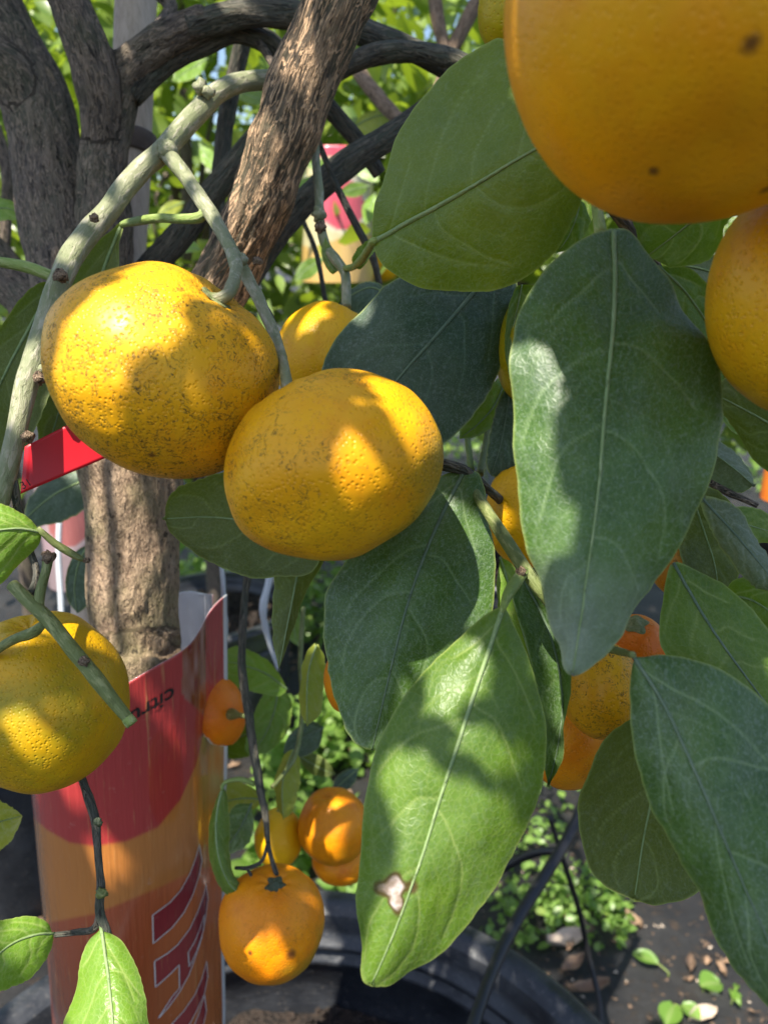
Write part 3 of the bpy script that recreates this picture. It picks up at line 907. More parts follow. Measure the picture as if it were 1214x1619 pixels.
branch([(118, 1190, 0.262, 13), (128, 1225, 0.262, 14), (142, 1265, 0.26, 16), (152, 1300, 0.259, 16), (155, 1350, 0.258, 13), (160, 1400, 0.256, 15), (158, 1440, 0.254, 16), (168, 1470, 0.252, 16), (178, 1490, 0.254, 10)], 'dark', seed=51, seg=14, ridge=0.00012, name='twig')
branch([(158, 1440, 0.254, 12), (150, 1468, 0.253, 13), (120, 1474, 0.256, 11), (88, 1478, 0.258, 9)], 'dark', seed=52, seg=10, ridge=0.0001, name='twig')
branch([(396, 880, 0.375, 14), (386, 960, 0.373, 14), (383, 1050, 0.372, 15), (392, 1120, 0.37, 16), (402, 1190, 0.368, 16), (412, 1250, 0.366, 15), (420, 1290, 0.364, 12), (425, 1340, 0.362, 8), (438, 1385, 0.357, 10)], 'dark', seed=53, seg=12, ridge=0.0001, name='twig')
branch([(424, 1330, 0.362, 6), (415, 1360, 0.360, 7), (395, 1372, 0.360, 8), (372, 1372, 0.362, 6)], 'dark', seed=54, seg=8, ridge=0.00005, name='twig')
branch([(392, 1375, 0.36, 6), (400, 1392, 0.356, 5), (392, 1402, 0.354, 4)], 'dark', seed=55, seg=8, ridge=0.00005, name='twig')
branch([(430, 1245, 0.40, 8), (455, 1215, 0.41, 9), (470, 1185, 0.42, 9), (478, 1120, 0.43, 9), (475, 1040, 0.44, 9), (480, 960, 0.45, 8)], 'green', seed=56, seg=10, ridge=0.0001, name='twig')
# right-hand twigs
branch([(932, 250, 0.20, 20), (940, 300, 0.196, 20), (945, 340, 0.193, 20), (950, 372, 0.19, 22)], 'fresh', seed=57, seg=16, ridge=0.0001, name='twig')
branch([(905, 230, 0.225, 26), (950, 300, 0.222, 26), (985, 350, 0.22, 24), (1040, 430, 0.225, 22), (1090, 560, 0.235, 20)], 'limb', seed=58, seg=16, ridge=0.0002, name='twig')
branch([(730, 745, 0.24, 14), (768, 805, 0.225, 20), (800, 855, 0.215, 24), (830, 900, 0.207, 24), (862, 945, 0.205, 22), (905, 1000, 0.21, 18)], 'green', seed=59, seg=14, ridge=0.0001, name='twig')
branch([(735, 640, 0.30, 10), (740, 700, 0.29, 11), (745, 745, 0.28, 12)], 'fresh', seed=60, seg=10, ridge=0.0001, name='twig')
branch([(780, 620, 0.30, 10), (768, 700, 0.29, 11), (758, 750, 0.275, 14)], 'green', seed=61, seg=10, ridge=0.0001, name='twig')
branch([(700, 735, 0.232, 22), (735, 745, 0.232, 20), (770, 772, 0.24, 16), (800, 800, 0.26, 16)], 'dark', seed=62, seg=12, ridge=0.0002, name='twig')
branch([(900, 1010, 0.225, 12), (960, 1025, 0.215, 15), (1000, 1035, 0.17, 12)], 'green', seed=63, seg=10, ridge=0.0001, name='twig')
branch([(1110, 755, 0.24, 12), (1150, 778, 0.24, 14), (1196, 799, 0.24, 10)], 'limb', seed=65, seg=14, ridge=0.0003, name='twig')
leaf(tree, [(1105, 700), (1135, 722), (1165, 745), (1192, 768)], [(1100, 740), (1130, 775), (1170, 778)], [(1130, 695), (1160, 715), (1188, 748)], 0.232, 0.238, 'grey', seed=64, ribw=3, fold=0.006, nu=48, nv=12)
branch([(960, 330, 0.235, 12), (990, 300, 0.24, 12), (1020, 290, 0.25, 12)], 'dark', seed=66, seg=10, ridge=0.0001, name='twig')

# ---- leaves (midrib from base to tip, then the two margins)
HI = dict(nu=170, nv=44)
MD = dict(nu=90, nv=24)
LO = dict(nu=48, nv=12)
leaf(tree, [(590, 382), (650, 350), (740, 300), (830, 245), (890, 212), (950, 176)],
     [(596, 330), (625, 215), (672, 142), (732, 88), (795, 58), (870, 75), (925, 120)],
     [(598, 408), (625, 432), (680, 455), (742, 460), (812, 448), (872, 405), (912, 340), (936, 258)],
     0.238, 0.186, 'top', bow=-0.006, cup=0.008, seed=1, ribw=9, petiole=[(545, 425, 0.322, 10), (558, 422, 0.31, 11), (572, 410, 0.28, 13), (582, 395, 0.255, 13)], **HI)
leaf(tree, [(800, 405), (740, 472), (690, 530), (635, 592), (590, 650), (560, 700)],
     [(740, 415), (645, 437), (590, 470), (540, 522), (505, 585), (525, 650)],
     [(815, 450), (806, 520), (785, 600), (745, 660), (705, 697), (640, 720)],
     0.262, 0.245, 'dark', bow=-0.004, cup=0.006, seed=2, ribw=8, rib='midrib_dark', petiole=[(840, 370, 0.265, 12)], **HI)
leaf(tree, [(970, 365), (971, 470), (957, 640), (942, 810), (922, 955), (905, 1068)],
     [(925, 378), (880, 408), (845, 448), (816, 505), (807, 590), (812, 710), (830, 850), (855, 945), (882, 1010), (893, 1055)],
     [(1000, 372), (1052, 440), (1100, 515), (1140, 578), (1148, 640), (1132, 740), (1092, 840), (1040, 925), (985, 995), (935, 1050)],
     0.188, 0.166, 'blue', bow=-0.010, cup=0.009, seed=3, ribw=8, pale=0.72, **HI)
leaf(tree, [(735, 742), (705, 800), (668, 885), (640, 970), (615, 1070), (588, 1186)],
     [(695, 752), (630, 800), (560, 870), (520, 930), (510, 990), (515, 1060), (530, 1115), (560, 1170)],
     [(760, 752), (776, 820), (785, 900), (779, 968), (740, 1035), (685, 1100), (625, 1178)],
     0.232, 0.208, 'blue', bow=-0.004, cup=0.005, seed=4, ribw=6, rib='midrib_dark', **HI)
leaf(tree, [(796, 958), (772, 1030), (742, 1120), (712, 1215), (682, 1310), (652, 1395), (622, 1475), (588, 1556)],
     [(770, 972), (715, 1015), (658, 1072), (606, 1150), (583, 1230), (575, 1320), (566, 1420), (565, 1500), (572, 1545)],
     [(818, 1000), (846, 1070), (861, 1140), (858, 1220), (840, 1290), (800, 1380), (740, 1462), (680, 1520), (622, 1556)],
     0.190, 0.172, 'green', bow=-0.006, cup=0.008, seed=5, ribw=8, scar=[(632, 1402, 26, 17), (628, 1430, 13, 22), (612, 1406, 18, 12)],
     petiole=[(828, 903, 0.206, 18), (812, 925, 0.199, 20), (802, 942, 0.194, 17)], **HI)
leaf(tree, [(998, 1034), (1058, 1130), (1128, 1290), (1190, 1430), (1262, 1610)],
     [(993, 1065), (995, 1140), (1010, 1220), (1040, 1300), (1082, 1385), (1122, 1462), (1170, 1540), (1214, 1592)],
     [(1050, 1034), (1115, 1050), (1175, 1082), (1235, 1135), (1290, 1230), (1312, 1400), (1295, 1540)],
     0.172, 0.150, 'blue', bow=-0.004, cup=0.008, seed=6, ribw=6, rib='midrib_dark', **HI)
leaf(tree, [(1064, 890), (1120, 985), (1195, 1090), (1270, 1190)],
     [(1045, 940), (1042, 1000), (1060, 1050), (1120, 1120), (1190, 1180)],
     [(1110, 905), (1168, 945), (1216, 1010), (1262, 1100)], 0.212, 0.195, 'green', bow=-0.004, cup=0.005, seed=7, ribw=5, rib='midrib_dark', **MD)
leaf(tree, [(1048, 1085), (1042, 1190), (1022, 1300), (1002, 1422)],
     [(1005, 1120), (955, 1170), (925, 1230), (914, 1300), (924, 1360), (958, 1400)],
     [(1100, 1150), (1142, 1240), (1142, 1340), (1105, 1408), (1050, 1428)], 0.205, 0.212, 'olive', bow=0.004, cup=-0.006, seed=8, ribw=6, **MD)
leaf(tree, [(1330, 735), (1250, 690), (1185, 652), (1125, 620)],
     [(1300, 640), (1232, 600), (1170, 586)], [(1290, 770), (1214, 742), (1163, 695)], 0.20, 0.215, 'olive', bow=-0.002, cup=0.004, seed=9, ribw=6, **MD)
leaf(tree, [(1215, 262), (1120, 330), (1062, 375), (1016, 410)],
     [(1130, 262), (1050, 268), (998, 300), (1000, 362)], [(1205, 330), (1152, 348), (1138, 390), (1110, 418), (1062, 426)], 0.19, 0.215, 'green', bow=0.003, cup=-0.005, seed=10, ribw=6, **MD)
leaf(tree, [(1040, 420), (1090, 470), (1130, 540), (1155, 640)], [(1035, 470), (1070, 540), (1110, 610)], [(1090, 428), (1135, 480), (1160, 560)], 0.215, 0.225, 'green', seed=11, ribw=4, **MD)
leaf(tree, [(1060, 418), (1130, 430), (1190, 460), (1250, 520)], [(1090, 450), (1140, 500), (1200, 530)], [(1110, 405), (1180, 420), (1240, 470)], 0.235, 0.225, 'grey', seed=12, ribw=4, **LO)
leaf(tree, [(1110, 788), (1158, 840), (1195, 885), (1245, 945)], [(1122, 828), (1150, 882), (1190, 930)], [(1160, 803), (1200, 858), (1240, 920)], 0.215, 0.205, 'grey', bow=-0.002, cup=0.004, seed=13, ribw=4, rib='midrib_dark', **MD)
leaf(tree, [(1085, 770), (1110, 830), (1130, 890), (1135, 945)], [(1065, 810), (1075, 880), (1100, 935)], [(1130, 775), (1165, 820), (1172, 880), (1160, 930)], 0.232, 0.235, 'olive', seed=14, ribw=4, **LO)
leaf(tree, [(1140, 940), (1190, 950), (1240, 985), (1290, 1030)], [(1160, 985), (1200, 1012), (1260, 1040)], [(1165, 915), (1215, 915), (1270, 960)], 0.225, 0.20, 'green', seed=15, ribw=4, **MD)
leaf(tree, [(822, 905), (868, 1000), (888, 1095), (882, 1175), (866, 1244)], [(806, 945), (832, 1020), (852, 1100), (858, 1180)], [(852, 920), (890, 995), (906, 1060), (902, 1130), (886, 1200)], 0.222, 0.216, 'blue', bow=0.002, cup=-0.006, seed=16, ribw=5, rib='midrib_dark', **MD)
leaf(tree, [(790, 880), (812, 950), (838, 1040), (858, 1120), (862, 1200)], [(785, 930), (795, 1000), (825, 1090)], [(815, 900), (850, 980), (872, 1080), (870, 1160)], 0.232, 0.225, 'bright', seed=17, ribw=4, **LO)
leaf(tree, [(802, 590), (785, 635), (758, 668), (726, 694)], [(785, 600), (752, 640), (728, 672)], [(808, 625), (790, 665), (755, 690)], 0.285, 0.27, 'bright', seed=18, ribw=4, **LO)
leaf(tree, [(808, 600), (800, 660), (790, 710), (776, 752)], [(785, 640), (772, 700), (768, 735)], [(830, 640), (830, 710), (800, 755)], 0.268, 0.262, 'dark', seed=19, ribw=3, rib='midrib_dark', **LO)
# left side
leaf(tree, [(92, 440), (40, 530), (-5, 620), (-50, 720)], [(50, 455), (5, 510), (-50, 600)], [(98, 500), (85, 600), (45, 700), (-10, 770)], 0.275, 0.25, 'olive', bow=0.003, cup=-0.004, seed=20, ribw=6, **MD)
leaf(tree, [(192, 356), (160, 440), (120, 560), (85, 680), (70, 745)], [(155, 380), (118, 440), (78, 560), (62, 680)], [(190, 400), (178, 500), (150, 620), (110, 710)], 0.30, 0.275, 'olive', bow=0.002, cup=-0.006, seed=21, ribw=6,
     petiole=[(322, 322, 0.274, 15), (323, 338, 0.273, 17), (312, 345, 0.274, 17), (285, 346, 0.278, 15), (250, 345, 0.284, 14), (215, 350, 0.292, 14)], **MD)
branch([(92, 440, 0.263, 16), (70, 432, 0.262, 19), (35, 420, 0.262, 18), (-15, 412, 0.262, 16)], 'fresh', seed=67, seg=12, ridge=0.0001, name='petiole')
leaf(tree, [(68, 842), (35, 836), (0, 838), (-60, 850)], [(40, 815), (0, 797), (-40, 800)], [(58, 865), (30, 895), (0, 925), (-50, 930)], 0.236, 0.225, 'bright', bow=-0.002, cup=0.004, seed=22, ribw=5, **MD)
leaf(tree, [(520, 850), (430, 830), (340, 818), (258, 820)], [(480, 770), (380, 745), (300, 762), (268, 785)], [(490, 905), (440, 912), (400, 915), (330, 888), (275, 848)], 0.262, 0.272, 'olive', bow=0.003, cup=-0.004, seed=23, ribw=5, **MD)
leaf(tree, [(478, 860), (466, 930), (452, 1000), (441, 1060)], [(440, 880), (430, 930), (430, 1000)], [(512, 880), (488, 930), (462, 1005)], 0.275, 0.27, 'olive', bow=0.002, seed=24, ribw=4, fold=0.004, **LO)
leaf(tree, [(160, 1464), (170, 1530), (178, 1610), (186, 1730)], [(140, 1495), (116, 1570), (100, 1660)], [(188, 1490), (216, 1530), (234, 1600), (240, 1670)], 0.252, 0.222, 'bright', bow=-0.004, cup=0.005, seed=25, ribw=6, **HI)
leaf(tree, [(88, 1476), (55, 1478), (10, 1500), (-50, 1560)], [(70, 1455), (35, 1450), (-20, 1470)], [(80, 1505), (50, 1540), (10, 1560), (-30, 1575)], 0.258, 0.235, 'bright', bow=-0.002, cup=0.004, seed=26, ribw=4, **MD)
leaf(tree, [(-40, 1310), (-10, 1302), (15, 1296), (36, 1290)], [(-20, 1260), (5, 1268), (25, 1280)], [(-15, 1350), (10, 1338), (28, 1312)], 0.30, 0.31, 'yellow', seed=27, ribw=3, **LO)
leaf(tree, [(354, 1238), (342, 1290), (344, 1350), (362, 1398), (390, 1420)], [(338, 1270), (329, 1330), (336, 1385), (362, 1418)], [(362, 1265), (362, 1320), (368, 1370), (382, 1402)], 0.365, 0.352, 'green', bow=-0.004, cup=0.006, seed=28, ribw=4, **LO,
     petiole=[(404, 1240, 0.367, 8), (380, 1232, 0.367, 8)])
leaf(tree, [(398, 1270), (385, 1300), (370, 1325), (352, 1345)], [(372, 1272), (356, 1300), (350, 1330)], [(402, 1300), (395, 1330), (370, 1348)], 0.40, 0.40, 'blue', seed=29, ribw=3, rib='midrib_dark', **LO)
leaf(tree, [(420, 1265), (385, 1262), (355, 1268), (325, 1285)], [(400, 1245), (365, 1232), (335, 1245)], [(400, 1280), (365, 1292), (340, 1305)], 0.43, 0.43, 'yellow', seed=30, ribw=3, **LO)
leaf(tree, [(455, 1090), (420, 1065), (380, 1050), (345, 1045)], [(430, 1050), (390, 1025), (360, 1025)], [(440, 1100), (405, 1095), (365, 1080)], 0.46, 0.44, 'bright', seed=31, ribw=3, **LO)
leaf(tree, [(440, 1085), (435, 1120), (420, 1160), (395, 1195)], [(415, 1100), (398, 1140), (388, 1180)], [(460, 1105), (458, 1145), (430, 1185)], 0.47, 0.46, 'bright', seed=32, ribw=3, **LO)
leaf(tree, [(500, 1020), (488, 1060), (485, 1105), (486, 1148)], [(485, 1035), (472, 1080), (476, 1125)], [(512, 1040), (514, 1085), (505, 1130)], 0.37, 0.365, 'yellow', seed=33, ribw=3, fold=0.01, **LO)
leaf(tree, [(465, 1185), (450, 1220), (446, 1255), (448, 1295)], [(450, 1195), (436, 1235), (438, 1275)], [(475, 1205), (472, 1250), (460, 1285)], 0.42, 0.415, 'yellow', seed=34, ribw=3, fold=0.008, **LO)
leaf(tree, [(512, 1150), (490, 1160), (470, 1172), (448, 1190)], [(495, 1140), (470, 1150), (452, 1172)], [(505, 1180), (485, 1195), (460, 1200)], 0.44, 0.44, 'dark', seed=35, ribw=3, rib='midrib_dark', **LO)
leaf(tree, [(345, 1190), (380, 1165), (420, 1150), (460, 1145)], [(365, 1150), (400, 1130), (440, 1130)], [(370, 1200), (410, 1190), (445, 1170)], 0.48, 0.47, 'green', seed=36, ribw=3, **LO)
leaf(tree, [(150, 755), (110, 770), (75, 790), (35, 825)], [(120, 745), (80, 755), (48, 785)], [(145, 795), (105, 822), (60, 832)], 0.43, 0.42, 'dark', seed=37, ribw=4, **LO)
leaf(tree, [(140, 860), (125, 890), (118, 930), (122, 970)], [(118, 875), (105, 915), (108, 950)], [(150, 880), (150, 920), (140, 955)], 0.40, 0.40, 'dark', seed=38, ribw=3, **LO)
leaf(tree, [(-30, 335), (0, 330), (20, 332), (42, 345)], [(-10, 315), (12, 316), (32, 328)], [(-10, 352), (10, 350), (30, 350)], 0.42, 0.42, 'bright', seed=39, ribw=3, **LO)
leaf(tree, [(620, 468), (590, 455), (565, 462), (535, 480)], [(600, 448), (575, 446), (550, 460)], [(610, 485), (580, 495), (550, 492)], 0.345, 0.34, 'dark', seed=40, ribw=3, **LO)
leaf(tree, [(560, 200), (590, 185), (620, 182), (650, 190)], [(575, 180), (605, 172), (632, 178)], [(575, 212), (605, 212), (635, 205)], 0.62, 0.6, 'yellow', seed=41, ribw=3, **LO)
leaf(tree, [(532, 430), (520, 415), (512, 395), (514, 375)], [(525, 432), (514, 418), (508, 395)], [(540, 420), (530, 405), (522, 388)], 0.328, 0.325, 'green', seed=42, ribw=2, **LO)
leaf(tree, [(560, 425), (568, 412), (582, 392), (594, 376)], [(556, 410), (566, 392), (584, 378)], [(570, 425), (584, 408), (596, 390)], 0.30, 0.29, 'green', seed=43, ribw=2, **LO)
leaf(tree, [(905, 255), (915, 320), (900, 370), (880, 400)], [(890, 280), (880, 330), (870, 380)], [(930, 280), (940, 330), (915, 385)], 0.235, 0.24, 'green', seed=44, ribw=4, **LO)
leaf(tree, [(945, 255), (965, 275), (985, 300), (1000, 330)], [(935, 275), (955, 300), (980, 325)], [(965, 255), (990, 275), (1008, 305)], 0.25, 0.25, 'green', seed=45, ribw=3, **LO)
leaf(tree, [(825, 450), (815, 500), (808, 540), (806, 600)], [(812, 460), (800, 505), (798, 560)], [(850, 460), (860, 520), (840, 590)], 0.252, 0.25, 'green', seed=46, ribw=3, **LO)

# small leaves deeper in the crown that close gaps
for q, (x, y, d, L, an, m) in enumerate([(1175, 660, 0.26, 60, 0.6, 'green'), (1205, 700, 0.28, 60, 1.2, 'dark'), (1190, 830, 0.27, 60, 0.3, 'green'), (745, 610, 0.33, 46, 2.0, 'dark'),
                                         (575, 265, 0.85, 34, 0.8, 'bright'), (488, 425, 0.85, 30, 2.5, 'green'), (585, 330, 0.9, 26, 1.9, 'bright'), (505, 262, 0.8, 24, 0.2, 'green'),
                                         (478, 300, 0.7, 28, 2.2, 'bright'), (290, 385, 0.7, 30, 0.4, 'bright'), (330, 250, 0.75, 26, 1.0, 'bright'), (270, 330, 0.8, 24, 2.7, 'yellow'),
                                         (560, 300, 0.8, 26, 2.9, 'green'), (395, 150, 0.7, 30, 0.3, 'green'), (300, 110, 0.8, 34, 2.6, 'bright'), (465, 990, 0.55, 34, 1.4, 'green'), (500, 1210, 0.5, 34, 0.5, 'olive'), (545, 1235, 0.5, 30, 2.4, 'dark')]):
    ca, sa = math.cos(an), math.sin(an)
    pt = lambda u, w: (x + ca * u * L - sa * w * L, y + sa * u * L + ca * w * L)
    leaf(tree, [pt(-1, 0), pt(-0.3, 0.03), pt(0.4, 0.02), pt(1, -0.05)], [pt(-0.5, -0.36), pt(0.1, -0.46), pt(0.6, -0.3)], [pt(-0.5, 0.36), pt(0.1, 0.46), pt(0.6, 0.28)], d, d * 0.98, m, seed=70 + q, ribw=2.5, nu=28, nv=8, nvein=5)

# ---- the fruit
_, tipA, _ = fruit(260, 592, 0.212, 187, 178, 'sooty speckled yellow mandarin hanging in front of the tree fork', stem=(0.60, 0.76, 0.26), oblate=0.86, seed=1, csize=1.1, mat=FM['sooty'], res=110, lump=0.03, fold=(-1, 0, 0.1, 0.018, 0.93))
_, tipB, _ = fruit(527, 738, 0.200, 178, 168, 'smooth golden mandarin overlapping the sooty speckled one', stem=(-0.50, 0.85, 0.05), oblate=0.86, seed=2, csize=0.8, mat=FM['clean'], res=110, lump=0.04, neck=0.02)
fruit(515, 570, 0.32, 82, 88, 'yellow mandarin half hidden by a dark leaf behind two larger fruits', stem=(0.42, 0.9, 0.05), seed=3, mat=FM['back'], res=64)
fruit(72, 1110, 0.258, 126, 136, 'green flushed mandarin in front of the red trunk sleeve', stem=(-0.1, 0.95, 0.25), seed=4, mat=FM['greeny'], res=96, calyx=False)
fruit(1108, 22, 0.135, 312, 312, 'very large orange mandarin with brown dots, closest above the dusty leaf', stem=(0.1, 0.9, -0.4), seed=5, mat=FM['near'], res=96, lump=0.02, neck=0.0)
fruit(1283, 472, 0.165, 156, 186, 'golden mandarin just below the very large one', stem=(0.1, 1, 0), seed=6, mat=FM['edge'], res=80, lump=0.02)
fruit(800, 18, 0.26, 45, 62, 'greenish mandarin peeping out beside the very large orange one', stem=(0, 1, 0), seed=7, mat=FM['unripe'], res=48)
fruit(430, 1458, 0.36, 83, 86, 'round orange mandarin hanging lowest above the pot soil', stem=stem_at(430, 1458, 0.36, 87, 436, 1394), cal='dark', seed=8, mat=FM['low'], res=72, neck=0.0)
fruit(441, 1326, 0.46, 38, 45, 'bright yellow mandarin behind the lowest hanging fruit', stem=(0.2, 1, 0), seed=9, mat=FM['lemon'], res=48)
fruit(528, 1307, 0.452, 57, 57, 'orange mandarin resting on a smaller one near the pot lip', stem=(-0.2, 1, 0.2), seed=10, mat=FM['orange'], res=48, calyx=False)
fruit(541, 1361, 0.465, 47, 36, 'small flattened mandarin tucked under an orange one near the pot lip', stem=(0, 1, -0.5), seed=11, mat=FM['orange'], res=48, calyx=False)
fruit(948, 1092, 0.236, 60, 76, 'orange mandarin below the pointed tip of the dusty leaf', stem=(0.2, 0.9, 0.2), seed=12, mat=FM['clean'], res=64, calyx=False)
fruit(893, 1152, 0.27, 72, 92, 'golden mandarin whose lower curve shows beneath another fruit', stem=(-0.1, 1, 0), seed=13, mat=FM['orange'], res=56, calyx=False)
fruit(1002, 1025, 0.262, 56, 50, 'red orange mandarin with its green calyx showing behind the dusty leaf tip', stem=(-0.1, 0.8, 0.45), seed=14, mat=FM['red'], res=56)
fruit(1072, 882, 0.245, 46, 60, 'brown scabbed mandarin behind the edge of the dusty leaf', stem=(0, 1, 0.3), seed=15, mat=FM['brown'], res=56, calyx=False)
fruit(832, 815, 0.262, 66, 84, 'shaded golden mandarin behind the lit edge of the dusty leaf', stem=(-0.3, 0.9, 0), seed=16, mat=FM['back'], res=56, calyx=False)
fruit(835, 556, 0.262, 52, 82, 'yellow green mandarin squeezed between the dark leaf and the dusty leaf', stem=(0, 1, 0), seed=17, mat=FM['unripe'], res=56, calyx=False)
fruit(546, 1075, 0.31, 34, 50, 'sliver of an orange mandarin behind a bluish leaf', stem=(0, 1, 0), seed=18, mat=FM['orange'], res=40, calyx=False)

for tip, pts, sd in ((tipA, [(368, 400, 0.2585, 23), (374, 425, 0.238, 24), (368, 450, 0.216, 23), (360, 466, 0.205, 23)], 43), (tipB, [(436, 535, 0.2315, 19), (444, 560, 0.224, 19), (450, 585, 0.211, 19)], 44)):
    tx, ty, td = project(tip)
    branch(pts + [(float(tx), float(ty), float(td) - 0.001, 26)], 'pale', seed=sd, ridge=0.00015, name='twig')


def bud(px, py, d, r, mat='pale', seed=0, name='bud'):
    c = P(px, py, d); R = r * d / F
    n, m = 10, 14
    th = np.linspace(0.02, np.pi - 0.02, n); ph = np.linspace(0, 2 * np.pi, m, endpoint=False)
    TH, PH = np.meshgrid(th, ph, indexing='ij')
    dv = np.stack([np.sin(TH) * np.cos(PH), np.sin(TH) * np.sin(PH), np.cos(TH)], -1)
    v = c + dv * (R * (1 + 0.45 * vn(dv * 2.2 + seed, seed)))[..., None]
    i = np.arange(n - 1)[:, None] * m; j = np.arange(m)[None]; j2 = (j + 1) % m
    put(name, v.reshape(-1, 3), np.stack([i + j, i + m + j, i + m + j2, i + j2], -1).reshape(-1, 4).tolist(), SM[mat] if mat in SM else BM[mat], tree, attrs={'bk': dv.reshape(-1, 3) * R, 'ridge': np.full(n * m, 0.5)})


for k, (x, y, d, r, m) in enumerate([(62, 598, 0.246, 10, 'tan'), (66, 584, 0.247, 7, 'pale'), (96, 437, 0.254, 10, 'tan'), (318, 138, 0.306, 11, 'pale'), (330, 146, 0.306, 9, 'pale'), (408, 412, 0.252, 7, 'tan'),
                                     (266, 238, 0.291, 16, 'pale'), (378, 412, 0.253, 13, 'pale'), (505, 338, 0.332, 12, 'pale'), (507, 360, 0.330, 8, 'tan'), (44, 690, 0.241, 9, 'tan'), (138, 886, 0.239, 5, 'tan'), (76, 880, 0.226, 10, 'tan'),
                                     (134, 1046, 0.2135, 8, 'tan'), (824, 905, 0.202, 8, 'tan'), (156, 1300, 0.256, 7, 'dark'), (161, 1412, 0.254, 8, 'green'), (150, 345, 0.266, 7, 'tan')]):
    bud(x, y, d, r, m, k)

v, f, bk, rg, _, _ = tube_geo([(202, 1134, 0.2131, 19), (207, 1141, 0.2129, 21), (210, 1145, 0.2128, 20)], seg=14, step=0.0006, lump=0.12, seed=3)
put('cut_end', v, f, SM['fresh'], tree, attrs={'bk': bk, 'ridge': rg})

# torn rind left on its stalk beside the sleeve
def torn_rind():
    c = P(358, 1128, 0.40)
    root = empty('torn_mandarin', c, 'torn cap of orange rind with white pith hanging beside the sleeve', 'fruit')
    nr, na = 16, 64
    aa = np.linspace(0, 2 * np.pi, na, endpoint=False)
    ax = np.array([0.72, -0.62, 0.30]); ax /= np.linalg.norm(ax)
    h1 = np.cross(ax, [0, 0, 1]); h1 /= np.linalg.norm(h1); h2 = np.cross(ax, h1)
    R = 0.0155
    rimt = 1.15 + 0.16 * vn(np.stack([np.cos(aa) * 3, np.sin(aa) * 3, aa * 0], 1), 3) + 0.10 * vn(np.stack([np.cos(aa) * 9, np.sin(aa) * 9, aa * 0], 1), 4)
    for nm, rad, mt in (('rind', R, FM['red']), ('pith', R * 0.93, PITH)):
        v = []
        for k in np.linspace(0, 1, nr):
            th = rimt * k * (1.0 if nm == 'rind' else 1.10 + 0.16 * np.clip(-(np.cos(aa) * h1[2] + np.sin(aa) * h2[2]), 0, 1))
            v.append(rad * (np.cos(th)[:, None] * ax * 0.8 + np.sin(th)[:, None] * (np.cos(aa)[:, None] * h1 + np.sin(aa)[:, None] * h2 * 1.25)))
        v = np.vstack(v) - ax * R * 0.5
        i = np.arange(nr - 1)[:, None] * na; j = np.arange(na)[None]; j2 = (j + 1) % na
        link(nm, mesh_from(nm, v, np.stack([i + j, i + na + j, i + na + j2, i + j2], -1).reshape(-1, 4).tolist(), mt), root)
    p0 = c + ax * R * 0.25
    p1 = P(388, 1132, 0.371)
    v, f, bk, rg, _, _ = tube_geo(np.array([[*p0, 0.0032], [*(p0 * 0.8 + p1 * 0.2), 0.0026], [*(p0 * 0.4 + p1 * 0.6), 0.0014], [*p1, 0.0013]]), seg=10, step=0.001, world_pts=True)
    put('stalk', v, f, SM['green'], root, attrs={'bk': bk, 'ridge': rg})


t = NT('white_pith')
PITH = t.done(t.mix(t.noise(t.coord(), 300, 3), (0.62, 0.48, 0.34), (0.75, 0.66, 0.52)), 0.9)
torn_rind()

# ------------------------------------------------------------------ stake beside the trunk
def stake_mat():
    t = NT('weathered_grey_stake')
    co = t.coord((1, 1, 0.08))
    n = t.noise(co, 420, 5, 0.7)
    col = t.mix(t.ramp(n, [(0.35, 0), (0.65, 1)]), (0.42, 0.33, 0.25), (0.58, 0.47, 0.37))
    st = t.ramp(t.noise(t.coord(), 150, 3), [(0.62, 0), (0.75, 1)])
    col = t.mix(t.math('MULTIPLY', st, 0.35), col, (0.10, 0.08, 0.07))
    return t.done(col, 0.75, t.bump(n, 0.3, 0.001))


def mat_plain(name, c, rough=0.5, var=0.25, scale=60, **k):
    t = NT(name)
    n = t.noise(t.coord(), scale, 4)
    c2 = tuple(min(1, x * (1 + var)) for x in c); c1 = tuple(x * (1 - var) for x in c)
    return t.done(t.mix(n, c1, c2), rough, **k)


STK = stake_mat()
sb = project(np.array([-0.150, 0.395, SOIL_Z - 0.03]))
stp = [(sb[0], sb[1], sb[2], 0.021 * F / sb[2]), (160, 1100, 0.432, 62), (166, 900, 0.432, 62), (188, 560, 0.432, 62), (205, 300, 0.43, 62), (213, 60, 0.43, 64), (218, -60, 0.43, 64), (230, -300, 0.44, 64)]
v, f, bk, rg, _, _ = tube_geo(stp, seg=28, step=0.01, lump=0.015)
stake = empty('wooden_stake', (-0.150, 0.395, SOIL_Z), 'weathered grey support stake standing right behind the trunk', 'stake')
put('pole', v, f, STK, stake)
v, f, bk, rg, _, _ = tube_geo([(211, 246, 0.43, 68), (212, 234, 0.43, 72), (213, 222, 0.43, 72), (214, 212, 0.43, 66)], seg=28, step=0.0015, lump=0.05)
put('node', v, f, mat_plain('stake_node_dark', (0.10, 0.075, 0.06), 0.9, 0.5, 200), stake)

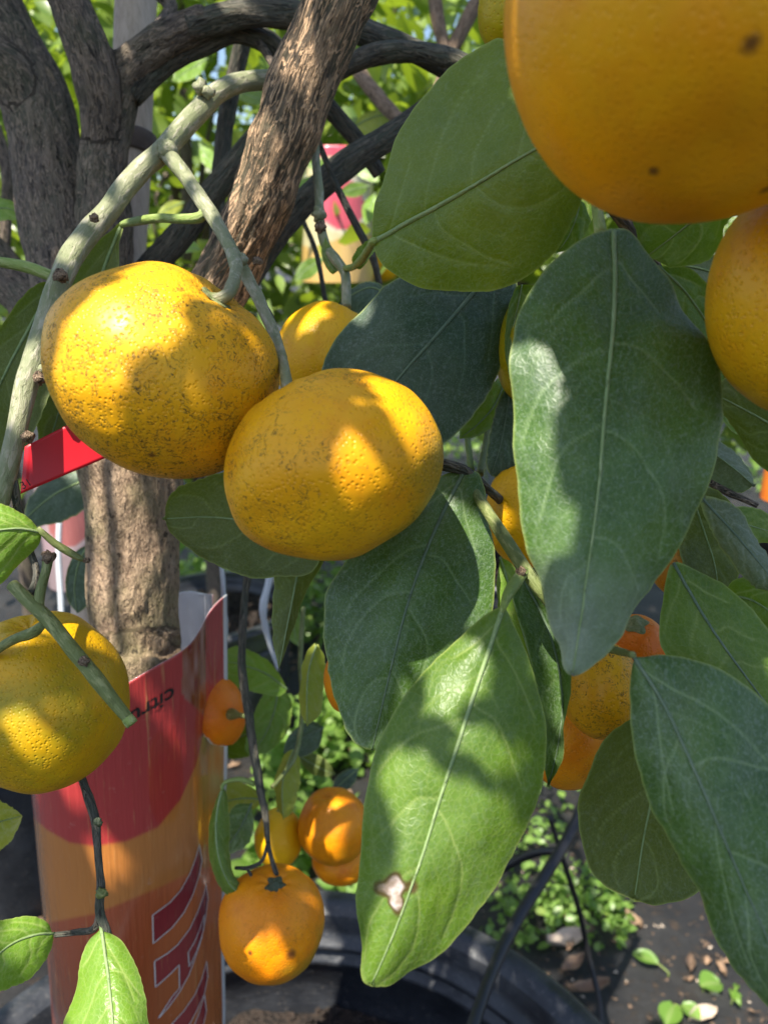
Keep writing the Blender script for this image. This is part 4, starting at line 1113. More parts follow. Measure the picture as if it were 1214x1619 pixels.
# ------------------------------------------------------------------ red tag
def red_tag():
    quad = [(36, 738), (100, 672), (152, 716), (34, 779)]
    base = [(28, 742, 0.252), (100, 671, 0.256), (190, 690, 0.262), (34, 780, 0.252)]
    n = 14
    TL, TR, BR, BL = P(40, 706, 0.252), P(225, 612, 0.268), P(225, 700, 0.268), P(33, 781, 0.252)
    u = np.linspace(0, 1, n)
    th = 0.00035
    vs_ = []
    nrm = np.cross(TR - TL, BL - TL); nrm /= np.linalg.norm(nrm)
    for side in (0, 1):
        for a in u:
            for b in u:
                p = (TL * (1 - a) + TR * a) * (1 - b) + (BL * (1 - a) + BR * a) * b
                p = p + nrm * (0.0006 * np.sin(a * 3.0) + side * th)
                vs_.append(p)
    f = []
    for side in (0, 1):
        for i in range(n - 1):
            for j in range(n - 1):
                q = side * n * n + i * n + j
                f.append([q, q + 1, q + n + 1, q + n])
    ring = [i * n for i in range(n)] + [(n - 1) * n + j for j in range(1, n)] + [i * n + n - 1 for i in range(n - 2, -1, -1)] + [j for j in range(n - 2, 0, -1)]
    for k in range(len(ring)):
        a, b = ring[k], ring[(k + 1) % len(ring)]
        f.append([a, b, b + n * n, a + n * n])
    root = empty('red_tag', BL, 'red plastic tag with small black number tied to the pale twig', 'tag')
    m = mat_plain('red_plastic', (0.62, 0.012, 0.025), 0.38, 0.12, 90)
    put('card', vs_, f, m, root)
    # printed number
    ex = (TR - TL) / np.linalg.norm(TR - TL)
    ey = (TL - BL) - ex * (TL - BL).dot(ex); ey /= np.linalg.norm(ey)
    nn = np.cross(ex, ey)
    if nn.dot(np.array([0, 0, CAMZ]) - BL) < 0: nn = -nn
    org = BL + ex * 0.0012 + ey * 0.0009 + nn * 0.0011
    txt(root, 'number', '31', 0.0036, lambda p: org + ex * p[0] + ey * p[1] + nn * 0.0002, INK)


def txt(root, name, body, size, fn, mat, bold=0.0):
    cu = bpy.data.curves.new('t', 'FONT')
    cu.body = body; cu.size = size; cu.offset = bold
    ob = bpy.data.objects.new('t', cu); COL.objects.link(ob)
    dg = bpy.context.evaluated_depsgraph_get()
    me = bpy.data.meshes.new_from_object(ob.evaluated_get(dg))
    bm = bmesh.new(); bm.from_mesh(me)
    bmesh.ops.triangulate(bm, faces=bm.faces)
    bmesh.ops.subdivide_edges(bm, edges=[e for e in bm.edges if e.calc_length() > size * 0.15], cuts=2)
    bmesh.ops.triangulate(bm, faces=bm.faces)
    v = np.array([fn(x.co) for x in bm.verts]); bm.verts.index_update()
    f = [[q.index for q in x.verts] for x in bm.faces]
    bm.free(); bpy.data.objects.remove(ob); bpy.data.curves.remove(cu); bpy.data.meshes.remove(me)
    return put(name, v, f, mat, root, smooth=False)


INK = mat_plain('black_ink', (0.012, 0.011, 0.012), 0.5)
red_tag()

# ------------------------------------------------------------------ printed sleeve round the trunk
def print_mat(name, rough=0.22, streak=0.55):
    t = NT(name)
    col = t.attr('print', 'Color')
    co = t.coord((1, 1, 0.05), 'uvz')
    s = t.noise(co, 330, 4, 0.6)
    s2 = t.noise(t.coord((1, 1, 0.03), 'uvz', (3, 1, 0)), 900, 3, 0.6)
    gold_sheen = t.math('MULTIPLY', t.math('MAXIMUM', t.ramp(s, [(0.60, 0), (0.70, 1)]), t.math('MULTIPLY', t.ramp(s2, [(0.64, 0), (0.72, 1)]), 0.6)), streak)  # golden gloss streaks painted into the colour, along with scratched print
    col = t.mix(gold_sheen, col, (0.62, 0.36, 0.14))
    scr = t.ramp(t.noise(t.coord((1, 1, 1), 'uvz'), 140, 5, 0.7), [(0.62, 0), (0.78, 0.35)])
    col = t.mix(scr, col, (0.6, 0.42, 0.34))
    h = t.math('ADD', s, t.noise(t.coord((1, 1, 0.3), 'uvz'), 60, 3))
    inner = t.mix(t.noise(t.coord(), 50, 3), (0.68, 0.66, 0.70), (0.78, 0.77, 0.80))
    geo = t.attr('inside')
    col = t.mix(geo, col, inner)
    return t.done(col, rough, t.bump(h, 0.55, 0.0018), Coat_Weight=1.0, Coat_Roughness=0.08)


def sleeve(cx, cy, R, th0, th1, zb, ztop, name, label, paint, group=None, nth=220, nz=200, grow=0.0, flare=0.0, mat=None, lean=0.0):
    """sheet rolled round a trunk; th in degrees, 0 faces the viewer, + to the right"""
    th = np.radians(np.linspace(th0, th1, nth))
    tt = np.linspace(0, 1, nth)
    rad = R + grow * tt + flare * np.clip((tt - 0.93) / 0.07, 0, 1) ** 2
    zt = np.array([ztop(a) for a in th])
    k = np.linspace(0, 1, nz)
    base = []
    cols = []
    for side in (0, 1):
        r = rad - side * 0.0005
        X = cx + np.outer(r * np.sin(th), np.ones(nz)); Y = cy - np.outer(r * np.cos(th), np.ones(nz))
        Z = zb + np.outer(zt - zb, k)
        wob = 0.0011 * vn(np.stack([np.outer(th * 3, np.ones(nz)), Z * 14, Z * 0 + 2], -1), 3)
        X += lean * (Z - CAMZ + 0.19) + wob * np.sin(th)[:, None]; Y -= wob * np.cos(th)[:, None]
        base.append(np.stack([X, Y, Z], -1).reshape(-1, 3))
    V = np.vstack(base)
    n = nth * nz
    i = np.arange(nth - 1)[:, None] * nz; j = np.arange(nz - 1)[None]
    f1 = np.stack([i + j, i + nz + j, i + nz + j + 1, i + j + 1], -1).reshape(-1, 4)
    f = f1.tolist() + (f1[:, ::-1] + n).tolist()
    for a in range(nth - 1):
        f.append([a * nz + nz - 1, (a + 1) * nz + nz - 1, n + (a + 1) * nz + nz - 1, n + a * nz + nz - 1])
    for b in range(nz - 1):
        f.append([b, b + 1, n + b + 1, n + b]); q = (nth - 1) * nz
        f.append([q + b, n + q + b, n + q + b + 1, q + b + 1])
    TH = np.repeat(th, nz); Zv = base[0][:, 2]
    pc = paint(TH, Zv, base[0], np.tile(k, nth), np.repeat(tt, nz))
    pc = np.hstack([pc, np.ones((n, 1))])
    uvz = np.stack([TH * R, 0 * TH, Zv], -1)
    root = empty(name, (cx, cy, zb), label, 'label sleeve', group)
    put('sheet', V, f, mat, root, attrs={'print': np.vstack([pc, pc]), 'inside': np.concatenate([np.zeros(n), np.ones(n)]), 'uvz': np.vstack([uvz, uvz])})
    return root


SLC = (-0.1345, 0.356)
SLR = 0.0465
LEAN = 0.065
ZF = CAMZ - 0.190
def z_top_main(a):
    return ZF - 0.004 + 0.030 * math.cos(a - math.radians(95)) + 0.0025 * math.sin(5 * a)


def interp_poly(x, pts):
    p = np.array(pts, float)
    return np.interp(x, p[:, 0], p[:, 1])


def paint_main(TH, Z, W, k, tt):
    px, py, _ = project(W)
    px = np.where(np.abs(TH) < math.radians(88), px, 200 + 150 * np.sign(TH))
    red, dred, org, low, plum = np.array((0.44, 0.040, 0.040)), None, np.array((0.52, 0.19, 0.04)), (0.40, 0.085, 0.03), (0.27, 0.030, 0.036)
    c = np.tile(np.array(org), (len(px), 1))
    b1 = interp_poly(px, [(50, 1290), (75, 1312), (110, 1332), (150, 1338), (200, 1330), (250, 1308), (285, 1265), (310, 1210), (325, 1150), (350, 1090)])
    w1 = np.clip((b1 - py) / 4 + 0.5, 0, 1)[:, None]
    c = c * (1 - w1) + red * w1
    s1 = (py < b1 - 95 + (px - 150) * 0.12) & (py > b1 - 210)
    b2 = interp_poly(px, [(60, 1462), (150, 1445), (200, 1425), (260, 1400), (300, 1380), (350, 1365)])
    f = np.clip((py - b2) / 170, 0, 1)[:, None]
    lowc = np.array(low) * (1 - f * 0.35) + np.array(org) * 0.5 * np.clip((px - 200) / 160, 0, 1)[:, None]
    w2 = np.clip((py - b2) / 4 + 0.5, 0, 1)[:, None]
    c = c * (1 - w2) + lowc * w2
    # branch picture at the upper right of the sheet
    br = (px > 288) & (px < 326) & (py < 1110 + (px - 300))
    c = np.where(br[:, None], np.array((0.30, 0.10, 0.06)) + 0.12 * vn(np.stack([px / 5, py / 30, px * 0], -1), 2)[:, None], c)
    w_ = (np.clip((px - 312) / 25, 0, 1) * np.clip((py - 1130) / 50, 0, 1) * np.clip((1290 - py) / 60, 0, 1) * (0.6 + 0.5 * vn(np.stack([px / 7, py / 40, px * 0], -1), 5)))[:, None]
    c = c * (1 - w_) + np.array((0.48, 0.32, 0.12)) * w_
    # letters: crimson bodies
    for q in LETTERS:
        c = np.where(inside(px, py, q)[:, None] & (np.abs(TH) < 1.5)[:, None], plum, c)
    c = np.where((tt > 0.988)[:, None], (0.74, 0.72, 0.72), c)
    return np.clip(c, 0.005, 1)


def inside(px, py, poly):
    r = np.zeros(len(px), bool)
    n = len(poly)
    for a in range(n):
        x0, y0 = poly[a]; x1, y1 = poly[(a + 1) % n]
        cnd = ((y0 > py) != (y1 > py))
        with np.errstate(divide='ignore', invalid='ignore'):
            xi = (x1 - x0) * (py - y0) / (y1 - y0 + 1e-12) + x0
        r ^= cnd & (px < xi)
    return r


def zz(pts):   # enlarged-crop pixels to photograph pixels
    return [(x * 380 / 1214, 1160 + y * 380 / 1214) for x, y in pts]


LETTERS = [
    zz([(772, 918), (860, 852), (915, 790), (962, 705), (990, 630), (1008, 560), (1022, 640), (1008, 715), (975, 815), (930, 905), (870, 980), (776, 1060)]),
    zz([(782, 1150), (850, 1108), (900, 1065), (960, 985), (1000, 900), (1030, 815), (1042, 760), (1052, 830), (1040, 930), (1018, 1040), (985, 1140), (955, 1220), (905, 1310), (850, 1385), (800, 1440), (870, 1330), (908, 1285), (906, 1168), (860, 1215), (787, 1280)]),
    zz([(952, 1106), (985, 1050), (1012, 985), (1034, 912), (1030, 990), (1005, 1070), (985, 1120), (957, 1178)]),
    zz([(870, 1466), (930, 1400), (985, 1320), (1020, 1240), (1045, 1150), (1050, 1230), (1035, 1310), (1000, 1390), (960, 1466), (920, 1520)]),
    zz([(985, 1466), (1010, 1400), (1034, 1320), (1044, 1400), (1030, 1466), (1000, 1530)]),
]
PRM = print_mat('glossy_printed_sleeve')
sl = sleeve(SLC[0], SLC[1], SLR, -262, 97, SOIL_Z + 0.004, z_top_main, 'label_sleeve',
            'glossy red and orange printed sleeve wrapped round the trunk above the pot soil', paint_main, nth=420, nz=420, grow=0.0022, flare=0.004, mat=PRM, lean=LEAN)


def sleeve_r(a, z, lift):
    tt = (math.degrees(a) + 262) / 359.0
    w = 0.0011 * float(vn(np.array([[a * 3, z * 14, 2.0]]), 3)[0])
    return SLR + 0.0022 * tt + w + lift + 0.004 * max(0.0, (tt - 0.93) / 0.07) ** 2


def on_sleeve(px, py, lift=0.0006):
    """where the sight line of a pixel meets the sleeve's front"""
    o = np.array([0, 0, CAMZ]); dvec = P(px, py, 1.0) - o
    R = SLR + 0.0022 * 0.73 + lift
    z = CAMZ - 0.3
    for _ in range(7):
        ax, ay = o[0] - SLC[0] - LEAN * (z - CAMZ + 0.19), o[1] - SLC[1]
        A = dvec[0] ** 2 + dvec[1] ** 2; B = 2 * (ax * dvec[0] + ay * dvec[1]); C = ax * ax + ay * ay - R * R
        D = B * B - 4 * A * C
        t = (-B - math.sqrt(max(D, 0))) / (2 * A)
        z = o[2] + dvec[2] * t
        h = o + dvec * t
        R = sleeve_r(math.atan2(h[0] - SLC[0] - LEAN * (z - CAMZ + 0.19), SLC[1] - h[1]), z, lift)
    return o + dvec * t


def ribbon(root, poly, w, mat, name='letter_outline', closed=True):
    p = catmull_lin(poly + ([poly[0]] if closed else []), 4.0)
    vs_, f = [], []
    q = [on_sleeve(x, y, 0.0005) for x, y in p]
    q = np.array(q)
    T = np.gradient(q, axis=0)
    for k in range(len(q)):
        nr = np.array([q[k][0] - SLC[0] - LEAN * (q[k][2] - CAMZ + 0.19), q[k][1] - SLC[1], 0]); nr /= np.linalg.norm(nr)
        sd = np.cross(T[k], nr); sd /= np.linalg.norm(sd) + 1e-9
        vs_ += [q[k] - sd * w / 2, q[k] + sd * w / 2]
        if k: f.append([2 * k - 2, 2 * k - 1, 2 * k + 1, 2 * k])
    put(name, vs_, f, mat, root)


def catmull_lin(pts, step):
    out = []
    for a, b in zip(pts[:-1], pts[1:]):
        n = max(1, int(math.hypot(b[0] - a[0], b[1] - a[1]) / step))
        for k in range(n): out.append((a[0] + (b[0] - a[0]) * k / n, a[1] + (b[1] - a[1]) * k / n))
    return out + [pts[-1]]


SILVER = mat_plain('silver_print', (0.62, 0.60, 0.58), 0.3, 0.1)
for q in LETTERS:
    ribbon(sl, q, 0.0006, SILVER)
# web address printed upside down below the slanting top edge
def addr(p):
    s = 0.038 - p[0]                       # runs from right to left
    a = s / SLR
    top = z_top_main(a)
    R = sleeve_r(a, top - 0.0155 - p[1], 0.0004)
    z = top - 0.0155 - p[1]
    return np.array([SLC[0] + LEAN * (z - CAMZ + 0.19) + R * math.sin(a), SLC[1] - R * math.cos(a), z])
txt(sl, 'lettering', 'citrustree', 0.0112, addr, INK, 0.00015)

# ------------------------------------------------------------------ tubes, twine, litter on the ground
BLK = mat_plain('black_drip_tube', (0.014, 0.014, 0.016), 0.38, 0.3, 90)
tb = tube('drip_tube', [(960, 1180, 0.80, 16), (935, 1240, 0.78, 16), (905, 1310, 0.76, 18), (870, 1370, 0.73, 19), (820, 1450, 0.69, 20), (785, 1520, 0.65, 20), (758, 1590, 0.61, 21), (730, 1680, 0.57, 22)], BLK, seg=12, step=0.006, lump=0.02)
tag(tb, 'thick black drip tube slanting down over the pot lip', 'tube')
tb = tube('drip_tube', [(880, 1345, 0.745, 13), (850, 1348, 0.76, 13), (815, 1362, 0.78, 13), (770, 1390, 0.8, 12)], BLK, seg=10, step=0.006, lump=0.02)
tag(tb, 'short black drip tube branching sideways above green weeds', 'tube')
tb = tube('drip_tube', [(868, 1290, 0.80, 8), (890, 1360, 0.82, 9), (915, 1440, 0.86, 9), (930, 1510, 0.88, 9), (948, 1590, 0.86, 9), (955, 1680, 0.82, 9)], BLK, seg=8, step=0.006, lump=0.02)
tag(tb, 'thin black drip tube hanging down to the weed fabric', 'tube')

t = NT('clear_plastic_twine')
TW = t.done(t.mix(t.noise(t.coord(), 200, 2), (0.62, 0.66, 0.70), (0.8, 0.84, 0.88)), 0.15, Transmission_Weight=0.25)
tag(tube('plastic_twine', [(350, 880, 0.46, 7), (354, 940, 0.46, 8), (357, 1000, 0.46, 7), (352, 1050, 0.46, 7), (346, 1088, 0.46, 7), (343, 1180, 0.46, 7)], TW, seg=8, step=0.004, lump=0.15),
    'pale shiny plastic twine hanging behind the sleeve corner', 'twine')
tag(tube('plastic_strap', [(436, 870, 0.62, 8), (424, 925, 0.62, 12), (416, 965, 0.62, 12), (424, 1010, 0.63, 8), (440, 1060, 0.64, 5)], TW, seg=8, step=0.004, lump=0.2, flat=0.4),
    'pale translucent plastic strap curling beside the hanging olive leaf', 'strap')
tag(tube('irrigation_stake', [(95, 815, 0.8, 9), (93, 880, 0.8, 9), (97, 950, 0.8, 9), (100, 1040, 0.8, 9)], TW, seg=8, step=0.01, lump=0.05),
    'thin pale grey irrigation spike in the pot behind the trunk', 'stake')


def ground_hit(px, py, z=0.004):
    o = np.array([0, 0, CAMZ]); d = P(px, py, 1.0) - o
    t = (z - CAMZ) / d[2]
    return o + d * t


LITT = {
    'tan': mat_plain('dry_leaf_tan', (0.26, 0.17, 0.11), 0.8, 0.35, 120),
    'pale': mat_plain('dry_leaf_pale', (0.52, 0.42, 0.33), 0.8, 0.3, 120),
    'brown': mat_plain('dry_leaf_brown', (0.12, 0.078, 0.052), 0.8, 0.4, 120),
}


def dry_leaf_geo(c, L, w, rot, curl, seed, tilt=0.2):
    nu, nv = 12, 7
    u = np.linspace(0, 1, nu); v = np.linspace(-1, 1, nv)
    U, V = np.meshgrid(u, v, indexing='ij')
    hw = w * np.sin(np.pi * np.clip(U, 0.03, 0.98)) ** 0.8
    x = (U - 0.5) * L; y = V * hw; z = curl * (V ** 2) * L * 0.3 + curl * L * 0.5 * (U - 0.4) ** 2 + 0.004 * vn(np.stack([U * 4, V * 2, U * 0 + seed], -1), seed)
    ca, sa = math.cos(rot), math.sin(rot)
    q = np.stack([c[0] + x * ca - y * sa, c[1] + x * sa + y * ca, c[2] + z - z.min() + 0.0015 + tilt * np.maximum(0, x) * 0.2], -1).reshape(-1, 3)
    i = np.arange(nu - 1)[:, None] * nv; j = np.arange(nv - 1)[None]
    return q, np.stack([i + j, i + nv + j, i + nv + j + 1, i + j + 1], -1).reshape(-1, 4).tolist()


def dry_leaf(px, py, L, w, rot, mat, label, seed, group=None, z=0.008):
    q, f = dry_leaf_geo(ground_hit(px, py, z), L, w, rot, 0.7, seed)
    o = put_origin('dry_leaf', q, f, LITT[mat])
    return tag(o, label, 'dry leaf', group)


dry_leaf(895, 1492, 0.060, 0.014, 0.15, 'pale', 'curled pale dry leaf beside the weeds on black fabric', 1)
dry_leaf(905, 1530, 0.040, 0.008, 0.5, 'tan', 'narrow tan dry leaf just below the curled pale one', 2)
dry_leaf(1090, 1530, 0.030, 0.007, 1.2, 'brown', 'small brown dry leaf next to the seedling on black fabric', 3)
dry_leaf(1110, 1612, 0.040, 0.010, 0.2, 'pale', 'pale dry leaf below the round leaved seedling', 4)
dry_leaf(930, 1570, 0.055, 0.009, 0.1, 'tan', 'long tan dry leaf lying along the pot side', 5)
dry_leaf(1000, 1460, 0.030, 0.010, 2.2, 'tan', 'tan dry leaf at the end of the weed patch', 6)
q, f = dry_leaf_geo(np.array([0.005, 0.475, SOIL_Z + 0.012]), 0.05, 0.007, 0.1, 0.25, 9)
tag(put_origin('dry_leaf', q, f, LITT['pale']), 'slim pale dry leaf lying on the potting mix', 'dry leaf')


def soil_clumps():
    """chips and crumbs on the potting mix"""
    vs_, fs = [], []
    ico = bmesh.new(); bmesh.ops.create_icosphere(ico, subdivisions=1, radius=1)
    iv = np.array([x.co[:] for x in ico.verts]); ico.verts.index_update(); fi = [[q.index for q in x.verts] for x in ico.faces]; ico.free()
    rs = np.random.RandomState(3)
    for k in range(1500):
        r = 0.25 * math.sqrt(rs.rand()); a = rs.rand() * 6.283
        c = np.array([POT_C[0] + r * math.cos(a), POT_C[1] + r * math.sin(a), SOIL_Z + 0.004])
        s = rs.uniform(0.002, 0.0065) * (1 if rs.rand() < 0.92 else 1.6)
        M = iv * (1 + 0.5 * rs.uniform(-1, 1, (len(iv), 1))) * s * np.array([1, rs.uniform(0.5, 1), rs.uniform(0.4, 0.9)])
        b = len(vs_) * len(iv)
        vs_.append(M + c)
        fs += [[b + q for q in x] for x in fi]
    o = put_origin('soil_crumbs', np.vstack(vs_), fs, SOIL, smooth=False)
    tag(o, 'bark chips and crumbs strewn over the potting mix', 'soil', kind='stuff')


soil_clumps()


def simple_leaf_mat(name, c1, c2, trans, tw=0.35, rough=0.4):
    t = NT(name)
    r = t.attr('rnd')
    col = t.mix(r, c1, c2)
    yel = t.ramp(r, [(0.95, 0), (1.0, 0.35)])
    col = t.mix(yel, col, (0.30, 0.30, 0.04))
    col = t.mix(t.math('MULTIPLY', t.attr('vein'), 0.5), col, (0.30, 0.38, 0.14))
    t.done(col, rough)
    tr = t.n('ShaderNodeBsdfTranslucent'); tr.inputs[0].default_value = (*trans, 1)
    mx = t.n('ShaderNodeMixShader'); mx.inputs[0].default_value = tw
    t.l(t.b.outputs[0], mx.inputs[1]); t.l(tr.outputs[0], mx.inputs[2]); t.l(mx.outputs[0], t.o.inputs[0])
    return t.m


CROWN = simple_leaf_mat('crown_leaves', (0.055, 0.12, 0.018), (0.27, 0.38, 0.05), (0.38, 0.52, 0.03), rough=0.3)
WEED = simple_leaf_mat('weed_leaves', (0.09, 0.20, 0.03), (0.18, 0.32, 0.05), (0.3, 0.5, 0.05))


def leaf_cloud(cen, dirs, nrm, L, Wd, seed):
    """many folded leaves: N x (centre, direction, normal, length, half width)"""
    n = len(cen)
    rs = np.random.RandomState(seed)
    side = np.cross(dirs, nrm)
    tmpl = [(0, 0, 0), (0.25, -0.8, 0.16), (0.25, 0, 0), (0.25, 0.8, 0.16), (0.6, -0.9, 0.2), (0.62, 0, 0.02), (0.6, 0.9, 0.2), (1, 0, -0.1)]
    fl = [(0, 1, 2), (0, 2, 3), (1, 4, 5, 2), (2, 5, 6, 3), (4, 7, 5), (5, 7, 6)]
    V = np.stack([cen + dirs * (a * L)[:, None] + side * (b * Wd)[:, None] + nrm * (c * Wd - 0.12 * L * a * a)[:, None] for a, b, c in tmpl], 1)
    faces = []
    for k in range(n):
        faces += [[k * 8 + q for q in x] for x in fl]
    rnd = np.repeat(rs.rand(n), 8)
    vein = np.tile(np.array([1, 0, 0.8, 0, 0, 0.8, 0, 0.5]), n)
    return V.reshape(-1, 3), faces, {'rnd': rnd, 'vein': vein}


def rdirs(n, rs, zb=0.0):
    d = rs.normal(size=(n, 3)); d[:, 2] += zb
    return d / np.linalg.norm(d, axis=1)[:, None]


def ortho(d, rs, up=0.9):
    r = rs.normal(size=d.shape) * 0.6; r[:, 2] += up
    nrm = r - d * (r * d).sum(1)[:, None]
    return nrm / (np.linalg.norm(nrm, axis=1)[:, None] + 1e-9)


def nursery_tree(x, y, z0, z1, rad, n, label, seed, L=(0.022, 0.085), trunk_h=None, fruits=0, gap=0.45):
    rs = np.random.RandomState(seed)
    root = empty('nursery_tree', (x, y, 0.0), label, 'tree', 'background citrus trees')
    zc, hz = (z0 + z1) / 2, (z1 - z0) / 2
    k = n // 14
    cl = rdirs(k, rs) * rs.uniform(0.25, 1, (k, 1)) ** 0.6
    cl = cl * np.array([rad, rad, hz]) + np.array([x, y, zc])
    cen = np.repeat(cl, 14, 0) + rs.normal(size=(k * 14, 3)) * 0.055
    d = rdirs(len(cen), rs, -0.25)
    Ls = rs.uniform(*L, len(cen))
    V, f, at = leaf_cloud(cen, d, ortho(d, rs), Ls, Ls * rs.uniform(0.22, 0.3, len(cen)), seed)
    put('crown', V, f, CROWN, root, attrs=at)
    # trunk and limbs
    tr = [(x, y, 0.0, 0.024), (x + 0.01, y, z0 * 0.5, 0.02), (x, y + 0.01, z0 + hz * 0.4, 0.015), (x + 0.02, y, zc + hz * 0.4, 0.008)]
    v, f, bk, rg, _, _ = tube_geo(np.array(tr), seg=12, step=0.03, world_pts=True)
    put('trunk', v, f, BM['limb'], root, attrs={'bk': bk, 'ridge': rg})
    for q in range(18):
        e = cl[rs.randint(k)]
        s = np.array([x, y, rs.uniform(z0 * 0.8, zc)])
        m = (s + e) / 2 + np.array([0, 0, 0.06])
        v, f, bk, rg, _, _ = tube_geo(np.array([[*s, 0.008], [*m, 0.005], [*e, 0.002]]), seg=7, step=0.04, world_pts=True)
        put('limb', v, f, BM['limb'], root, attrs={'bk': bk, 'ridge': rg})
    return root, cl


def bg_fruit(p, r, label, mat, seed):
    px, py, d = project(np.array(p))
    fruit(float(px), float(py), float(d), r * F / d, r * 0.95 * F / d, label, seed=seed, mat=mat, calyx=False, res=20, lump=0.03)[0]['group'] = 'fruits on background trees'


TREES = [
    (-0.35, 1.45, 0.55, 1.75, 0.42, 1500, 'leafy citrus tree in the row right behind the grey trunk', 1),
    (0.28, 1.65, 0.62, 1.85, 0.42, 1500, 'leafy citrus tree behind the diagonal limb', 2),
    (0.95, 1.75, 0.5, 1.8, 0.45, 1300, 'leafy citrus tree behind the very large orange fruit', 3),
    (-0.95, 1.9, 0.55, 1.8, 0.45, 1300, 'leafy citrus tree far behind the left limb', 4),
    (-0.1, 2.7, 0.6, 1.95, 0.55, 1500, 'citrus tree in the second row seen between the limbs', 5),
    (0.75, 3.0, 0.5, 1.7, 0.5, 1200, 'citrus tree in the second row behind the dark leaf', 6),
    (-1.2, 3.2, 0.5, 2.1, 0.6, 1300, 'citrus tree in the second row behind the stake', 7),
    (0.2, 4.4, 0.4, 1.9, 0.8, 1500, 'distant leafy tree closing the gap between the nursery rows', 8),
    (1.5, 4.6, 0.4, 1.9, 0.8, 1300, 'distant leafy tree beyond the second row', 9),
    (-1.6, 4.8, 0.4, 1.9, 0.8, 1300, 'distant leafy tree beyond the stake and left limb', 10),
]
for (x, y, z0, z1, r, n, lab, sd) in TREES:
    nursery_tree(x, y, z0, z1, r, int(n * 1.8), lab, sd)

BGF = [((-0.30, 1.12, 0.86), 'lemon'), ((-0.36, 1.08, 0.92), 'lemon'), ((0.0, 1.30, 0.94), 'lemon'), ((-0.62, 1.2, 0.90), 'lemon'), ((-0.22, 1.22, 1.06), 'back'), ((0.12, 1.35, 1.16), 'back')]
for k, (p, m) in enumerate(BGF):
    bg_fruit(p, 0.024, 'blurred yellow fruit among the leaves of a background tree', FM[m], 40 + k)

# neighbouring pots
for (x, y, R, H, lab, sl_) in [
    (-0.62, 1.02, 0.17, 0.33, 'black pot with pale spike behind the trunk', 'bare potting mix in the pot behind the trunk'),
    (0.28, 1.65, 0.17, 0.30, 'black pot under the citrus tree behind the diagonal limb', 'potting mix under the citrus tree behind the diagonal limb'),
    (0.95, 1.75, 0.17, 0.30, 'black pot behind the lower right leaves', 'potting mix in the pot behind the lower right leaves'),
    (-0.35, 1.45, 0.16, 0.28, 'black pot of the tree behind the grey trunk', 'potting mix of the tree behind the grey trunk')]:
    pot(x, y, R, H, 0.03, lab, sl_)


def paint_bg(disc, ground_c, rim, low):
    def fn(TH, Z, W, k, tt):
        s = TH * 0.055
        c = np.tile(np.array(ground_c), (len(TH), 1))
        c = np.where((k < 0.32 + 0.05 * np.sin(TH * 2))[:, None], low, c)
        d = np.hypot(s - 0.012, (k - 0.58) * 0.2)
        c = np.where((d < 0.042)[:, None], rim, c)
        c = np.where((d < 0.036)[:, None], disc, c)
        c = np.where((k > 0.92)[:, None], disc, c)
        return c
    return fn


PRB = print_mat('printed_sleeve_far', 0.35, 0.1)
p0 = P(530, 350, 1.12)
sleeve(p0[0], p0[1] + 0.05, 0.055, -170, 170, p0[2] - 0.085, lambda a: p0[2] + 0.10, 'label_sleeve', 'pale yellow sleeve printed with a pink fruit slice on a background tree',
       paint_bg((0.66, 0.08, 0.13), (0.62, 0.55, 0.32), (0.70, 0.64, 0.48), (0.66, 0.42, 0.14)), nth=60, nz=60, mat=PRB)
p1 = P(105, 860, 0.95)
sleeve(p1[0], p1[1] + 0.03, 0.04, -170, 170, p1[2] - 0.06, lambda a: p1[2] + 0.09, 'label_sleeve', 'pinkish printed sleeve standing in the pot behind the trunk',
       paint_bg((0.42, 0.14, 0.13), (0.40, 0.28, 0.30), (0.45, 0.36, 0.36), (0.30, 0.22, 0.23)), nth=60, nz=60, mat=PRB)
p2 = P(1264, 765, 1.0)
sleeve(p2[0], p2[1] + 0.03, 0.03, -170, 170, p2[2] - 0.03, lambda a: p2[2] + 0.03 + 0.01 * math.sin(a), 'label_sleeve', 'bright orange sleeve beyond the twig stubs',
       paint_bg((0.85, 0.22, 0.02), (0.85, 0.22, 0.02), (0.85, 0.25, 0.02), (0.85, 0.2, 0.02)), nth=40, nz=40, mat=PRB)


# weeds beside the pot and litter far behind
def weeds(name, label, spots, L, seed, up=0.5, zmax=0.05):
    rs = np.random.RandomState(seed)
    cen = []
    for (px, py, rad, n) in spots:
        c = ground_hit(px, py)
        r = rad * np.sqrt(rs.rand(n)); a = rs.rand(n) * 6.283
        cen.append(np.stack([c[0] + r * np.cos(a), c[1] + r * np.sin(a), 0.006 + rs.rand(n) ** 1.8 * zmax], 1))
    cen = np.vstack(cen)
    d = rdirs(len(cen), rs, up)
    Ls = rs.uniform(*L, len(cen))
    V, f, at = leaf_cloud(cen, d, ortho(d, rs), Ls, Ls * 0.36, seed)
    V[:, 2] = np.maximum(V[:, 2], 0.004)
    o = put_origin(name, V, f, WEED, attrs=at)
    return tag(o, label, 'weeds', kind='stuff')


